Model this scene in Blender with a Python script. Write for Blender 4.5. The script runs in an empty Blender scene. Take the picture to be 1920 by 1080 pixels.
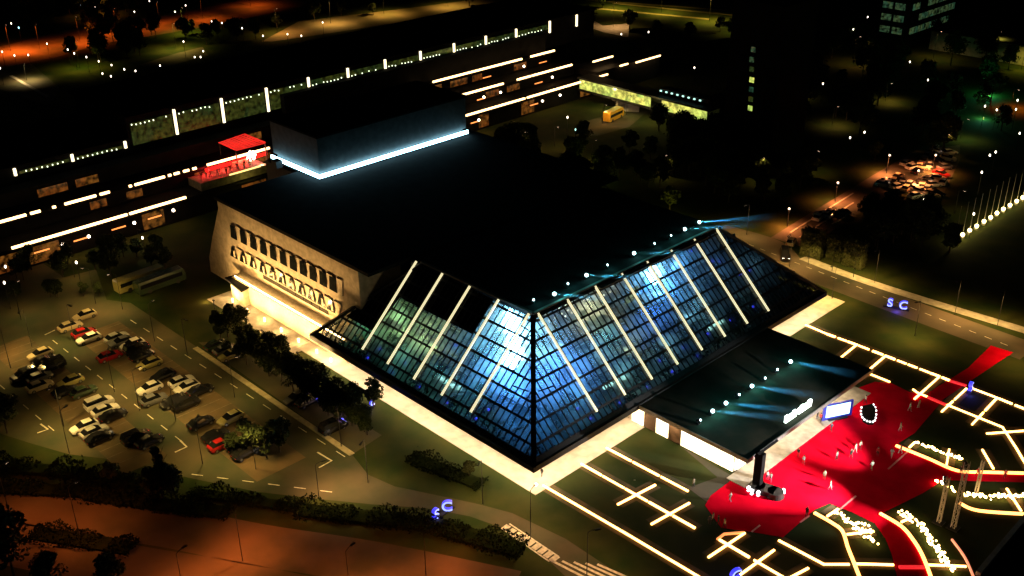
import bpy, bmesh, math, random
from mathutils import Vector, Matrix
from mathutils.geometry import tessellate_polygon
random.seed(7)
S = bpy.context.scene
COL = S.collection
# ------------------------------------------------------------------ camera
CAM = Vector((91.5, -92.2, 100.0))
AX = Vector((2299., -1020., 1990.64)).normalized()      # survey axes: y (away right) and x (near right) in camera terms
BX = -Vector((-2154., -970., 1990.64)).normalized()
CX = BX.cross(AX)
R3 = Matrix((BX, AX, CX))
cd = bpy.data.cameras.new('camera'); co = bpy.data.objects.new('camera', cd); COL.objects.link(co)
cd.sensor_width = 36; cd.lens = 1990.64 / 1920 * 36; cd.clip_start = 1; cd.clip_end = 5000
co.matrix_world = Matrix.Translation(CAM) @ (R3 @ Matrix.Diagonal((1, -1, -1))).to_4x4()
S.camera = co
# ------------------------------------------------------------------ night sky, moon, exposure
MOON_EL, MOON_AZ = math.radians(38), math.radians(200)
W = bpy.data.worlds.new('World'); S.world = W; W.use_nodes = True
nt = W.node_tree; bg = nt.nodes['Background']
sky = nt.nodes.new('ShaderNodeTexSky'); sky.sky_type = 'NISHITA'; sky.sun_disc = False
sky.sun_elevation = MOON_EL; sky.sun_rotation = MOON_AZ
nt.links.new(sky.outputs[0], bg.inputs[0]); bg.inputs[1].default_value = 0.00025
sl = bpy.data.lights.new('moon', 'SUN'); sl.energy = 0.003; sl.angle = math.radians(0.5); sl.color = (.8, .88, 1)
so = bpy.data.objects.new('moon', sl); COL.objects.link(so)
so.rotation_euler = (math.radians(90) - MOON_EL, 0, -MOON_AZ + math.pi)
S.view_settings.view_transform = 'Standard'; S.view_settings.look = 'None'
S.view_settings.exposure = 0; S.view_settings.gamma = 1
S.cycles.use_denoising = True; S.cycles.denoising_input_passes = 'RGB_ALBEDO_NORMAL'; S.cycles.denoising_prefilter = 'ACCURATE'; S.cycles.use_light_tree = True
S.cycles.max_bounces = 5; S.cycles.diffuse_bounces = 2; S.cycles.glossy_bounces = 2
S.cycles.transmission_bounces = 3; S.cycles.volume_bounces = 0; S.cycles.transparent_max_bounces = 10
S.cycles.sample_clamp_indirect = 3.0; S.cycles.caustics_reflective = False; S.cycles.caustics_refractive = False

# ------------------------------------------------------------------ surveying helpers
def rayd(u, v): return R3 @ Vector((u - 960., v - 540., 1990.64))
def G(u, v, z=0.):                     # ground point (or point at height z) under a survey mark
    d = rayd(u, v); t = (z - CAM.z) / d.z; return CAM + d * t
def WY(u, v, y): d = rayd(u, v); return CAM + d * ((y - CAM.y) / d.y)
def WX(u, v, x): d = rayd(u, v); return CAM + d * ((x - CAM.x) / d.x)
# ------------------------------------------------------------------ materials
MATS = {}
def mat(name, col, rough=.7, var=.25, scale=1.5, metal=0., emit=None, es=0., bump=0., spec=.5, col2=None, coat=0., detail=4.):
    if name in MATS: return MATS[name]
    m = bpy.data.materials.new(name); m.use_nodes = True; n = m.node_tree; b = n.nodes['Principled BSDF']
    tc = n.nodes.new('ShaderNodeTexCoord'); nz = n.nodes.new('ShaderNodeTexNoise')
    nz.inputs['Scale'].default_value = scale; nz.inputs['Detail'].default_value = detail
    n.links.new(tc.outputs['Object'], nz.inputs['Vector'])
    rp = n.nodes.new('ShaderNodeValToRGB')
    c2 = col2 or tuple(min(1, c * (1 + var)) for c in col); c1 = tuple(c * (1 - var) for c in col) if not col2 else col
    rp.color_ramp.elements[0].color = (*c1, 1); rp.color_ramp.elements[1].color = (*c2, 1)
    rp.color_ramp.elements[0].position = .35; rp.color_ramp.elements[1].position = .65
    n.links.new(nz.outputs['Fac'], rp.inputs[0]); n.links.new(rp.outputs[0], b.inputs['Base Color'])
    b.inputs['Roughness'].default_value = rough; b.inputs['Metallic'].default_value = metal
    b.inputs['Specular IOR Level'].default_value = spec; b.inputs['Coat Weight'].default_value = coat
    if bump:
        bp = n.nodes.new('ShaderNodeBump'); bp.inputs['Strength'].default_value = bump; bp.inputs['Distance'].default_value = .1
        n.links.new(nz.outputs['Fac'], bp.inputs['Height']); n.links.new(bp.outputs[0], b.inputs['Normal'])
    if emit:
        b.inputs['Emission Color'].default_value = (*emit, 1); b.inputs['Emission Strength'].default_value = es
    MATS[name] = m; return m
def windowmat(name, colA, colB, es, cell=1.5, dark=.25):
    """lit window band: rooms differ in colour and in how brightly they are lit"""
    m = mat(name, (.02, .02, .02), .2, .1, 1, emit=colA, es=es); n = m.node_tree; b = n.nodes['Principled BSDF']
    tc = n.nodes.new('ShaderNodeTexCoord'); vo = n.nodes.new('ShaderNodeTexVoronoi'); vo.inputs['Scale'].default_value = 1 / cell
    n.links.new(tc.outputs['Object'], vo.inputs['Vector'])
    nz = n.nodes.new('ShaderNodeTexNoise'); nz.inputs['Scale'].default_value = .9; nz.inputs['Detail'].default_value = 6
    n.links.new(tc.outputs['Object'], nz.inputs['Vector'])
    mx = n.nodes.new('ShaderNodeMix'); mx.data_type = 'RGBA'; mx.inputs[6].default_value = (*colA, 1); mx.inputs[7].default_value = (*colB, 1)
    sp = n.nodes.new('ShaderNodeSeparateColor'); n.links.new(vo.outputs['Color'], sp.inputs[0])
    n.links.new(sp.outputs[0], mx.inputs[0]); n.links.new(mx.outputs[2], b.inputs['Emission Color'])
    mr = n.nodes.new('ShaderNodeMapRange'); mr.inputs[1].default_value = .35; mr.inputs[2].default_value = .7
    mr.inputs[3].default_value = es * dark; mr.inputs[4].default_value = es * 1.3
    n.links.new(nz.outputs['Fac'], mr.inputs[0]); n.links.new(mr.outputs[0], b.inputs['Emission Strength'])
    return m
def glassmat(name, tint, transl, mixf=.5):
    m = bpy.data.materials.new(name); m.use_nodes = True; n = m.node_tree; n.nodes.clear()
    out = n.nodes.new('ShaderNodeOutputMaterial'); tr = n.nodes.new('ShaderNodeBsdfTransparent'); tl = n.nodes.new('ShaderNodeBsdfTranslucent')
    gl = n.nodes.new('ShaderNodeBsdfGlossy'); gl.inputs['Roughness'].default_value = .08
    tc = n.nodes.new('ShaderNodeTexCoord'); nz = n.nodes.new('ShaderNodeTexNoise'); nz.inputs['Scale'].default_value = .22; nz.inputs['Detail'].default_value = 3
    n.links.new(tc.outputs['Object'], nz.inputs['Vector'])
    rp = n.nodes.new('ShaderNodeMapRange'); rp.inputs[1].default_value = .4; rp.inputs[2].default_value = .6
    rp.inputs[3].default_value = mixf - .2; rp.inputs[4].default_value = mixf + .25
    n.links.new(nz.outputs['Fac'], rp.inputs[0])
    tr.inputs[0].default_value = (*tint, 1); tl.inputs[0].default_value = (*transl, 1)
    mx = n.nodes.new('ShaderNodeMixShader'); n.links.new(rp.outputs[0], mx.inputs[0]); n.links.new(tr.outputs[0], mx.inputs[1]); n.links.new(tl.outputs[0], mx.inputs[2])
    m2 = n.nodes.new('ShaderNodeMixShader'); m2.inputs[0].default_value = .05
    n.links.new(mx.outputs[0], m2.inputs[1]); n.links.new(gl.outputs[0], m2.inputs[2]); n.links.new(m2.outputs[0], out.inputs[0])
    return m
def beammat(name, dens):
    m = bpy.data.materials.new(name); m.use_nodes = True; n = m.node_tree; n.nodes.clear()
    out = n.nodes.new('ShaderNodeOutputMaterial'); v = n.nodes.new('ShaderNodeVolumePrincipled')
    v.inputs['Color'].default_value = (.85, .95, 1, 1); tc = n.nodes.new('ShaderNodeTexCoord'); sx = n.nodes.new('ShaderNodeSeparateXYZ'); n.links.new(tc.outputs['Object'], sx.inputs[0])
    mr = n.nodes.new('ShaderNodeMapRange'); mr.inputs[1].default_value = .5; mr.inputs[2].default_value = 15.5; mr.inputs[3].default_value = dens; mr.inputs[4].default_value = 0; mr.interpolation_type = 'SMOOTHSTEP'
    n.links.new(sx.outputs[2], mr.inputs[0]); n.links.new(mr.outputs[0], v.inputs['Density'])
    n.links.new(v.outputs[0], out.inputs['Volume']); return m

M_grass = mat('grass_blades', (.014, .028, .006), .95, 0, .12, col2=(.040, .044, .011), bump=.6, detail=10, spec=.1)
M_asph = mat('asphalt', (.030, .040, .018), .85, 0, .11, col2=(.075, .060, .032), bump=.3, detail=6, spec=.25)
M_bay = mat('bay_paving', (.060, .050, .028), .88, 0, .16, col2=(.120, .080, .042), bump=.3, detail=7, spec=.15)
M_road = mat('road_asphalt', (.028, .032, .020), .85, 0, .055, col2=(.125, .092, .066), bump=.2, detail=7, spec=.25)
M_pave = mat('stone_paving', (.42, .38, .32), .8, .15, .6, bump=.2)
M_conc = mat('concrete', (.33, .30, .25), .85, .2, .8, bump=.2)
M_kerb = mat('kerb_stone', (.36, .31, .2), .85, .2, 1)
M_paint = mat('road_paint', (.55, .5, .42), .7, .25, 2)
M_roof = mat('roof_felt', (.005, .005, .0055), .95, .4, .4, bump=.2, spec=.1)
M_roofg = mat('roof_mottle', (.012, .022, .015), .95, 0, .25, col2=(.036, .034, .024), bump=.4, detail=8, spec=.1)  # dark roof colour mottled in green and grey brown
M_dark = mat('dark_metal', (.018, .018, .02), .6, .3, 3, metal=.2, spec=.3)
M_black = mat('black_steel', (.012, .012, .013), .45, .3, 3, spec=.4)
M_grey = mat('grey_steel', (.25, .25, .25), .5, .2, 3, metal=.5)
M_galv = mat('galvanised_steel', (.42, .40, .36), .55, .2, 3, metal=.2)
M_wallb = mat('ribbed_concrete', (.50, .40, .26), .9, .18, .9, bump=.5)
M_fin = mat('precast_fin', (.56, .46, .31), .85, .12, 2)
M_int = mat('interior_wall', (.45, .47, .47), .8, .35, .5)
M_slab = mat('interior_slab', (.16, .16, .16), .8, .3, 1)
M_win = mat('dark_glass', (.008, .009, .010), .12, .2, 2, spec=.6)
M_carpet = mat('red_carpet', (.50, .0018, .012), .9, 0, .22, col2=(.72, .003, .022), detail=8, spec=0.)
M_leafd = mat('leaf_hedge', (.006, .010, .003), .85, 0, .8, col2=(.014, .020, .006), spec=0.)
M_leaf = mat('leaf_dark', (.020, .032, .010), .8, 0, .8, col2=(.045, .062, .018), spec=.2)
M_leaf2 = mat('leaf_olive', (.045, .055, .014), .8, 0, .8, col2=(.085, .095, .025), spec=.2)
M_bark = mat('bark', (.07, .05, .035), .95, .3, 4)
M_skin = mat('skin', (.30, .18, .12), .6, .1, 6)
M_hair = mat('hair', (.03, .02, .015), .7, .3, 20)
M_tyre = mat('tyre_rubber', (.012, .012, .012), .8, .2, 8)
M_carglass = mat('car_glass', (.01, .011, .012), .05, .2, 2, spec=.8)
M_lens = mat('lamp_lens', (.7, .7, .68), .1, .1, 6, metal=.7)
M_tail = mat('tail_lens', (.35, .01, .01), .2, .2, 6)
STRIP = (1.0, .46, .11)
M_strip = mat('amber_led', (.8, .7, .5), .5, .05, 4, emit=STRIP, es=9)
M_stripdim = mat('amber_led_dim', (.8, .6, .4), .5, .05, 4, emit=(1, .36, .09), es=5)
M_stripred = mat('red_led', (.6, .1, .1), .5, .05, 4, emit=(1, .02, .03), es=.9)
M_bar = mat('cream_led_bar', (.8, .8, .7), .5, .05, 4, emit=(1, .88, .50), es=1.0)
M_barw = mat('white_led_bar', (.8, .8, .7), .5, .05, 4, emit=(1, .84, .50), es=2.6)
M_terr = mat('terrace_led', (.8, .7, .5), .5, .05, 4, emit=(1, .60, .25), es=5)
M_globe = mat('warm_globe', (.8, .8, .7), .4, .05, 4, emit=(1, .60, .20), es=16)
M_cyan = mat('cold_white_led', (.8, .8, .8), .4, .05, 4, emit=(.30, .72, 1), es=60)
M_spotlens = mat('spot_lens', (.8, .8, .8), .4, .05, 4, emit=(.62, .95, 1), es=7)
M_uplens = mat('uplight_lens', (.8, .8, .8), .4, .05, 4, emit=(1, .62, .22), es=6)
M_white = mat('white_lamp', (.8, .8, .8), .4, .05, 4, emit=(1, .85, .66), es=6)
M_pink = mat('sodium_bulb', (.8, .8, .8), .4, .05, 4, emit=(1, .66, .42), es=6)
M_shop = windowmat('lit_shopfront', (1, .82, .52), (1, .74, .42), 4, 3, .7)
M_soffit = mat('soffit_led', (.8, .8, .7), .5, .05, 4, emit=(1, .69, .40), es=62)
M_blueled = mat('blue_led', (.1, .1, .5), .4, .05, 4, emit=(.05, .05, 1), es=1.3)
M_blueface = mat('blue_white_face', (.6, .6, .8), .4, .05, 4, emit=(.30, .42, 1), es=1.7)
M_screen = mat('screen_picture', (.1, .1, .1), .3, .05, 1, emit=(.45, .75, 1), es=3.5)
M_signw = mat('sign_face', (.8, .8, .8), .4, .05, 4, emit=(.80, 1, .88), es=5)
M_glassL = glassmat('tinted_glass', (.62, .68, .70), (.36, .42, .44), .36)
M_beam = beammat('lit_haze', .065)

# ------------------------------------------------------------------ mesh builder
class MB:
    def __init__(s): s.v = []; s.f = []; s.m = []
    def add(s, vs, fs, mi=0):
        o = len(s.v); s.v += [tuple(x) for x in vs]; s.f += [tuple(i + o for i in f) for f in fs]; s.m += [mi] * len(fs); return s
    def box(s, c, d, rz=0., mi=0, mtx=None):
        x, y, z = d[0] / 2, d[1] / 2, d[2] / 2
        vs = [Vector(p) for p in ((-x,-y,-z),(x,-y,-z),(x,y,-z),(-x,y,-z),(-x,-y,z),(x,-y,z),(x,y,z),(-x,y,z))]
        r = mtx or Matrix.Rotation(rz, 3, 'Z'); c = Vector(c)
        return s.add([c + r @ v for v in vs], [(0,3,2,1),(4,5,6,7),(0,1,5,4),(1,2,6,5),(2,3,7,6),(3,0,4,7)], mi)
    def b2(s, p, q, mi=0):            # box between two corners
        return s.box([(a + b) / 2 for a, b in zip(p, q)], [abs(b - a) for a, b in zip(p, q)], 0, mi)
    def bar(s, p, q, w, h, up=(0, 0, 1), mi=0):
        p, q = Vector(p), Vector(q); d = (q - p); L = d.length; d.normalize(); up = Vector(up)
        sd = d.cross(up)
        if sd.length < 1e-5: sd = d.cross(Vector((1, 0, 0)))
        sd.normalize(); u = sd.cross(d)
        r = Matrix((d, sd, u)).transposed(); return s.box((p + q) / 2, (L, w, h), 0, mi, r)
    def tube(s, pts, rad, n=8, mi=0, cap=True):
        pts = [Vector(p) for p in pts]; rad = rad if isinstance(rad, (list, tuple)) else [rad] * len(pts); vs = []; fs = []
        for i, p in enumerate(pts):
            d = (pts[min(i + 1, len(pts) - 1)] - pts[max(i - 1, 0)]).normalized()
            a = d.cross(Vector((0, 0, 1)));  a = a if a.length > 1e-3 else Vector((1, 0, 0)); a.normalize(); b = d.cross(a)
            vs += [p + (a * math.cos(2 * math.pi * k / n) + b * math.sin(2 * math.pi * k / n)) * rad[i] for k in range(n)]
        for i in range(len(pts) - 1):
            fs += [(i * n + k, i * n + (k + 1) % n, (i + 1) * n + (k + 1) % n, (i + 1) * n + k) for k in range(n)]
        if cap: fs += [tuple(range(n - 1, -1, -1)), tuple((len(pts) - 1) * n + k for k in range(n))]
        return s.add(vs, fs, mi)
    def cyl(s, c, r, z0, z1, n=16, mi=0, r2=None):
        return s.tube([(c[0], c[1], z0), (c[0], c[1], z1)], [r, r if r2 is None else r2], n, mi)
    def prism(s, poly, z0, z1, mi=0, sides=True):
        P = [Vector((p[0], p[1], 0)) for p in poly]
        if sum(a.x * b.y - b.x * a.y for a, b in zip(P, P[1:] + P[:1])) < 0: P.reverse()
        n = len(P); tri = tessellate_polygon([P]); up = [(p.x, p.y, z1) for p in P]
        fs = []
        for t in tri:
            a, b, c = (P[i] for i in t); t = t if (b - a).cross(c - a).z > 0 else t[::-1]; fs.append(tuple(t))
        if not sides: return s.add(up, fs, mi)
        lo = [(p.x, p.y, z0) for p in P]
        fs2 = fs + [tuple(i + n for i in f[::-1]) for f in fs] + [(i, i + n, (i + 1) % n + n, (i + 1) % n) for i in range(n)]
        return s.add(up + lo, fs2, mi)
    def ball(s, c, r, nu=8, nv=6, mi=0, sq=(1, 1, 1)):
        vs = []; fs = []; c = Vector(c)
        for j in range(nv + 1):
            th = math.pi * j / nv
            for i in range(nu):
                ph = 2 * math.pi * i / nu; vs.append(c + Vector((r * sq[0] * math.sin(th) * math.cos(ph), r * sq[1] * math.sin(th) * math.sin(ph), r * sq[2] * math.cos(th))))
        for j in range(nv):
            fs += [(j * nu + i, (j + 1) * nu + i, (j + 1) * nu + (i + 1) % nu, j * nu + (i + 1) % nu) for i in range(nu)]
        return s.add(vs, fs, mi)
    def mesh(s, name, mats):
        me = bpy.data.meshes.new(name); me.from_pydata(s.v, [], s.f)
        for m in (mats if isinstance(mats, (list, tuple)) else [mats]): me.materials.append(m)
        me.polygons.foreach_set('material_index', s.m); me.update(); return me
def link(name, me, parent=None, loc=None):
    o = bpy.data.objects.new(name, me); COL.objects.link(o)
    if parent: o.parent = parent
    if loc is not None: o.location = loc
    return o
def obj(name, mb, mats, parent=None, loc=None, smooth=False):
    me = mb.mesh(name, mats)
    if smooth: me.polygons.foreach_set('use_smooth', [True] * len(me.polygons))
    return link(name, me, parent, loc)
def tag(o, label=None, cat=None, group=None, kind=None):
    if label: o['label'] = label
    if cat: o['category'] = cat
    if group: o['group'] = group
    if kind: o['kind'] = kind
    return o
def thing(name, label, cat, loc=(0, 0, 0), rz=0., group=None):
    o = link(name, None, None, loc); o.rotation_euler = (0, 0, rz); o.empty_display_size = .5; return tag(o, label, cat, group)
def struct(name, mb, m): return tag(obj(name, mb, m), kind='structure')
def dup(root, loc, rz=0., label=None, group=None, scale=None):
    r = root.copy(); COL.objects.link(r); r.location = loc; r.rotation_euler = (0, 0, rz)
    if label: r['label'] = label
    if group: r['group'] = group
    if scale: r.scale = scale
    for ch in list(root.children):
        c = ch.copy(); COL.objects.link(c); c.parent = r
        for g in list(ch.children):
            d = g.copy(); COL.objects.link(d); d.parent = c
    return r
def lamp(kind, loc, power, col, parent=None, aim=None, size=.25, spot=100, blend=.6):
    d = bpy.data.lights.new('lamp_light', kind); d.energy = power; d.color = col
    if kind in ('POINT', 'SPOT'): d.shadow_soft_size = size
    if kind == 'SPOT': d.spot_size = math.radians(spot); d.spot_blend = blend
    o = bpy.data.objects.new('lamp_light', d); COL.objects.link(o); o.location = loc
    if kind == 'SPOT':
        dv = (Vector(aim) - Vector(loc)) if aim is not None else Vector((0, 0, -1)); o.rotation_mode = 'QUATERNION'; o.rotation_quaternion = dv.to_track_quat('-Z', 'Y')
    if parent:
        o.parent = parent; o.location = Vector(loc) - Vector(parent.location) if abs(parent.rotation_euler.z) < 1e-6 else parent.matrix_basis.inverted() @ Vector(loc)
    return o
def poly(pts, z=0.): return [G(u, v, z) for u, v in pts]
def ribbon(mb, pts, w, z, mi=0):
    P = [Vector((p[0], p[1], 0)) for p in pts]; L = []; Rr = []
    for i, p in enumerate(P):
        d = (P[min(i + 1, len(P) - 1)] - P[max(i - 1, 0)]).normalized(); n = Vector((-d.y, d.x, 0)) * w / 2; L.append(p + n); Rr.append(p - n)
    n = len(P); vs = [(p.x, p.y, z) for p in L + Rr]
    mb.add(vs, [(n + i, n + i + 1, i + 1, i) for i in range(n - 1)], mi)
def smooth_line(pts, k=6):
    out = []
    for i in range(len(pts) - 1):
        p0, p1, p2, p3 = pts[max(i - 1, 0)], pts[i], pts[i + 1], pts[min(i + 2, len(pts) - 1)]
        for j in range(k):
            t = j / k; out.append(tuple(.5 * (2 * b + (c - a) * t + (2 * a - 5 * b + 4 * c - d) * t * t + (3 * b - a - 3 * c + d) * t ** 3) for a, b, c, d in zip(p0, p1, p2, p3)))
    return out + [tuple(pts[-1])]

def leaf(b, c, s, mi=0):
    n = Vector((random.gauss(0, 1), random.gauss(0, 1), random.gauss(.3, 1))).normalized(); a = n.orthogonal().normalized(); a = Matrix.Rotation(random.uniform(0, 6.28), 3, n) @ a; e = n.cross(a)
    b.add([c - a * s, c + e * s * .6, c + a * s, c - e * s * .6], [(0, 1, 2, 3)], mi)
# ================================================================== SETTING
g = MB(); g.prism([(-1600, -900), (900, -900), (900, 1600), (-1600, 1600)], 0, 0, 0, False); struct('ground', g, M_grass)
def sheet(name, pts, z, m): b = MB(); b.prism(poly(pts), 0, z, 0, False); return struct(name, b, m)
sheet('car_park', [(-40, 640), (60, 608), (200, 562), (245, 568), (365, 648), (660, 852), (690, 890), (740, 912), (850, 935), (900, 946), (960, 962), (1060, 1010), (1190, 1096),
                   (1090, 1110), (1030, 1052), (1000, 1025), (948, 992), (880, 968), (800, 953), (700, 946), (600, 936), (480, 922), (350, 895), (240, 865), (130, 852), (60, 832), (-40, 800)], .010, M_asph)
sheet('service_road', [(372, 642), (420, 640), (560, 720), (640, 770), (716, 816), (664, 850)], .012, M_asph)
sheet('side_street', [(-30, 445), (0, 440), (120, 520), (180, 505), (200, 562), (60, 608), (-40, 640)], .008, M_asph)
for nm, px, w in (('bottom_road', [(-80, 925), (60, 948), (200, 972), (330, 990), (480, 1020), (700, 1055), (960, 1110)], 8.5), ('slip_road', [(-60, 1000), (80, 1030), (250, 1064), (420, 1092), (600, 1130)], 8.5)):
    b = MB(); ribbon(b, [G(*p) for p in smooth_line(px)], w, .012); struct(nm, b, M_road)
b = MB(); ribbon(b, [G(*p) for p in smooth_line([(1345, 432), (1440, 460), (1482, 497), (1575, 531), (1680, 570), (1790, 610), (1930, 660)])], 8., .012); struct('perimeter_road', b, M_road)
b = MB(); ribbon(b, [G(*p) for p in smooth_line([(1505, 483), (1580, 512), (1665, 541), (1790, 580), (1930, 622)])], 2.6, .02); struct('footway', b, M_conc)
b = MB(); ribbon(b, [G(*p) for p in [(1478, 455), (1540, 415), (1600, 378), (1680, 328), (1770, 275)]], 9., .012); struct('access_street', b, M_road)
sheet('parking_yard', [(1655, 338), (1700, 305), (1745, 278), (1800, 272), (1800, 300), (1765, 372), (1700, 362)], .008, M_asph)
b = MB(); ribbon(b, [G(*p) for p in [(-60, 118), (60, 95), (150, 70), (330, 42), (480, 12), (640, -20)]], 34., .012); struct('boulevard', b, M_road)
sheet('corner_yard', [(-20, 130), (60, 120), (112, 165), (96, 192), (80, 196), (-20, 160)], .008, M_asph)
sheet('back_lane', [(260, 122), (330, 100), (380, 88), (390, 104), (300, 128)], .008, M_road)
sheet('rail_verge', [(490, 78), (560, 40), (760, 16), (960, -10), (965, 0), (760, 40), (620, 62), (510, 78)], .008, mat('dry_ground', (.11, .09, .04), .95, 0, .1, col2=(.2, .14, .08), detail=8))
b = MB()
for a, c in (((1100, 0), (1400, 22)), ((1150, 6), (1390, 30)), ((1110, 15), (1330, 36))): ribbon(b, [G(*a), G(*c)], 2.4, .02)
struct('field_path', b, mat('path_gravel', (.2, .15, .07), .95, .2, .3))
sheet('delivery_yard', [(1090, 230), (1140, 215), (1215, 208), (1180, 238), (1120, 255), (1085, 252)], .01, M_asph)
sheet('back_path', [(1105, 34), (1130, 48), (1180, 44), (1178, 70), (1130, 60), (1108, 52)], .01, M_conc)
b = MB(); b.b2((-64, .2, 0), (-9, 20, .05)); b.b2((-9, .2, 0), (.2, 90, .05)); struct('hall_pavement', b, M_pave)
b = MB(); b.b2((-94, -1.5, 0), (-62, 6, .04)); struct('wing_pavement', b, M_conc)
b = MB(); b.prism(poly([(1278, 838), (1372, 892), (1400, 900), (1330, 945), (1290, 915), (1345, 895)]), 0, .02, 0, False); struct('grey_path', b, M_road)
b = MB(); b.b2((18.1, 24, 0), (21.5, 62, .10)); struct('entrance_step', b, M_conc)
carpet = [(1381, 893), (1470, 832), (1540, 780), (1610, 727), (1640, 716), (1672, 719), (1705, 735), (1770, 748), (1715, 812), (1684, 832), (1745, 859), (1797, 882), (1930, 888), (1930, 905), (1812, 902), (1770, 900),
          (1730, 925), (1655, 962), (1692, 986), (1714, 1010), (1732, 1040), (1750, 1090), (1684, 1090), (1672, 1040), (1660, 1010), (1640, 982), (1600, 962), (1556, 944), (1528, 956), (1500, 980), (1468, 1008), (1400, 996), (1352, 990), (1322, 948), (1332, 930)]
b = MB(); b.prism(poly(carpet), 0, .030, 0, False); tag(struct('red_carpet', b, M_carpet))
b = MB(); b.prism(poly([(1858, 648), (1900, 661), (1850, 694), (1815, 690)]), 0, .03, 0, False); struct('red_carpet', b, M_carpet)
b = MB(); b.prism(poly([(1815, 690), (1850, 694), (1770, 748), (1735, 740)]), 0, .025, 0, False); struct('red_carpet', b, M_carpet)
y1, y2, y3 = G(450, 731).y, G(225, 737).y, G(55, 768).y
b = MB(); b.b2((G(150, 628).x, y2 + 3.2, 0), (G(545, 872).x, y1 - 3.4, .016)); b.b2((G(20, 640).x, y3 + 3.0, 0), (G(300, 860).x, y2 - 3.2, .016)); struct('parking_bays', b, M_bay)
b = MB()
for ya, yb, xa, xb in ((y2 + 3.2, y1 - 3.4, G(160, 630).x, G(470, 830).x), (y3 + 3.0, y2 - 3.2, G(30, 640).x, G(290, 850).x)):
    x = xa
    while x < xb: b.b2((x - .05, ya, .017), (x + .05, ya + 4.6, .02)); b.b2((x - .05, yb - 4.6, .017), (x + .05, yb, .02)); x += 2.6
struct('bay_lines', b, mat('worn_paint', (.12, .10, .07), .8, .4, 1.2))
# painted lines
b = MB()
def dashes(a, c, n, w=.16, fill=.45, z=.02):
    A, C = G(*a), G(*c)
    for i in range(n):
        ribbon(b, [A.lerp(C, (i + .2) / n), A.lerp(C, (i + .2 + fill) / n)], w, z)
dashes((240, 597), (660, 865), 14); dashes((95, 635), (350, 835), 11); dashes((-5, 718), (110, 815), 5); dashes((350, 888), (640, 925), 6)
for pts in ([(595, 848), (622, 864), (598, 877)], [(338, 826), (350, 838), (328, 848)], [(76, 795), (90, 805), (70, 812)], [(84, 628), (103, 619)], [(1190, 900), (1190, 900.5)]):
    ribbon(b, [G(*p) for p in pts], .3, .02)
for x0 in range(-4, 9):   # bay lines between parked cars
    a = G(610 - x0 * 0, 800); 
dashes((1360, 441), (1900, 652), 22, .14); struct('road_marking', b, M_paint)
b = MB()
for i in range(9):
    t = i / 8; p = Vector((945 + 88 * t, 992 + 60 * t)); q = p + Vector((12, -9)) * (.75 + .3 * t)
    ribbon(b, [G(*p), G(*q)], .9, .02)
ribbon(b, [G(940, 990), G(1030, 1053)], .25, .021); ribbon(b, [G(955, 982), G(1048, 1044)], .25, .021); struct('crossing_marking', b, M_paint)
b = MB()
for i in range(5):
    o = i * 22; ribbon(b, [G(1032 + o, 1050 + i * 2), G(1110 + o * 1.15, 1090 + i * 2)], .4, .02)
struct('hatched_marking', b, M_paint)
b = MB(); b.bar(G(366, 652, .07), G(660, 852, .07), 1.0, .14); struct('kerb', b, M_kerb)
b = MB()
for p, q in (((1482, 436), (1600, 362)), ((1498, 446), (1600, 380)), ((1560, 420), (1592, 402))): b.bar(G(*p, .07), G(*q, .07), .35, .14)
struct('street_kerb', b, M_conc)
b = MB(); b.bar(G(20, 142, .07), G(90, 182, .07), 1.2, .14); struct('yard_kerb', b, M_conc)
# raised garden terraces (dark planted pads between the light lines)
# ================================================================== CONGRESS HALL
hall = thing('congress_hall', 'large dark hall with sloping glass roof faces meeting at a lit corner', 'hall', (0, 0, 0))
WL, WR = 58., 81.8; IN, INF = 15., 16.8; ZB, ZT = 5., 19.5
def FR(s, t, o=0.):
    n = Vector((14.5, 0, 15)).normalized(); return Vector((0, s, ZB)) + t * Vector((-15, 0, 14.5)) + n * o
def FL(s, t, o=0.):
    n = Vector((0, -14.5, 15)).normalized(); return Vector((-s, 0, ZB)) + t * Vector((0, 15, 14.5)) + n * o
b = MB()
T0, T1 = .05, .985
for F, Wd, e in ((FR, WR, INF), (FL, WL, IN)):
    q = [F(IN * T0 + .1, T0), F(Wd - e * T0 - .1, T0), F(Wd - e * T1, T1), F(IN * T1, T1)]
    b.add(q, [(0, 1, 2, 3) if F is FR else (3, 2, 1, 0)])
obj('glass_roof', b, M_glassL, hall)
b = MB()
for F, Wd, e, n in ((FR, WR, INF, Vector((14.5, 0, 15))), (FL, WL, IN, Vector((0, -14.5, 15)))):
    k = 0; s = 1.26
    while s < Wd - .6:
        t1 = min(.985, s / IN, (Wd - s) / e)
        if t1 > .08: b.bar(F(s, .05, .05), F(s, t1, .05), .15, .22, n)
        s += 1.262
    for j in range(1, 8):
        t = j / 7.35; b.bar(F(IN * t, t, .06), F(Wd - e * t, t, .06), .36, .28, n)
    i = 0; s = 5.                     # inner truss diagonals
    while s < Wd - 6:
        t0 = max(.1, 0); t1 = min(.98, (s + 4) / IN, (Wd - s - 4) / e)
        if t1 > .3:
            for r in range(3):
                a0 = .1 + (t1 - .1) * r / 3; a1 = .1 + (t1 - .1) * (r + 1) / 3
                b.bar(F(s + (0 if r % 2 else 3.8), a0, -.9), F(s + (3.8 if r % 2 else 0), a1, -.9), .16, .16, n)
        s += 7.57
obj('mullion_grid', b, M_dark, hall)
b = MB()
for p, q in (((0, 0, 5.0), (-15, 15, 19.5)), ((0, WR, 5), (-15, 65, 19.5)), ((-WL, 0, 5), (-43, 15, 19.5))):
    b = MB(); b.bar(p, q, .8, .5); obj('hip_rafter', b, M_dark, hall)
b = MB()   # eaves band round the foot of the slopes
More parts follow.
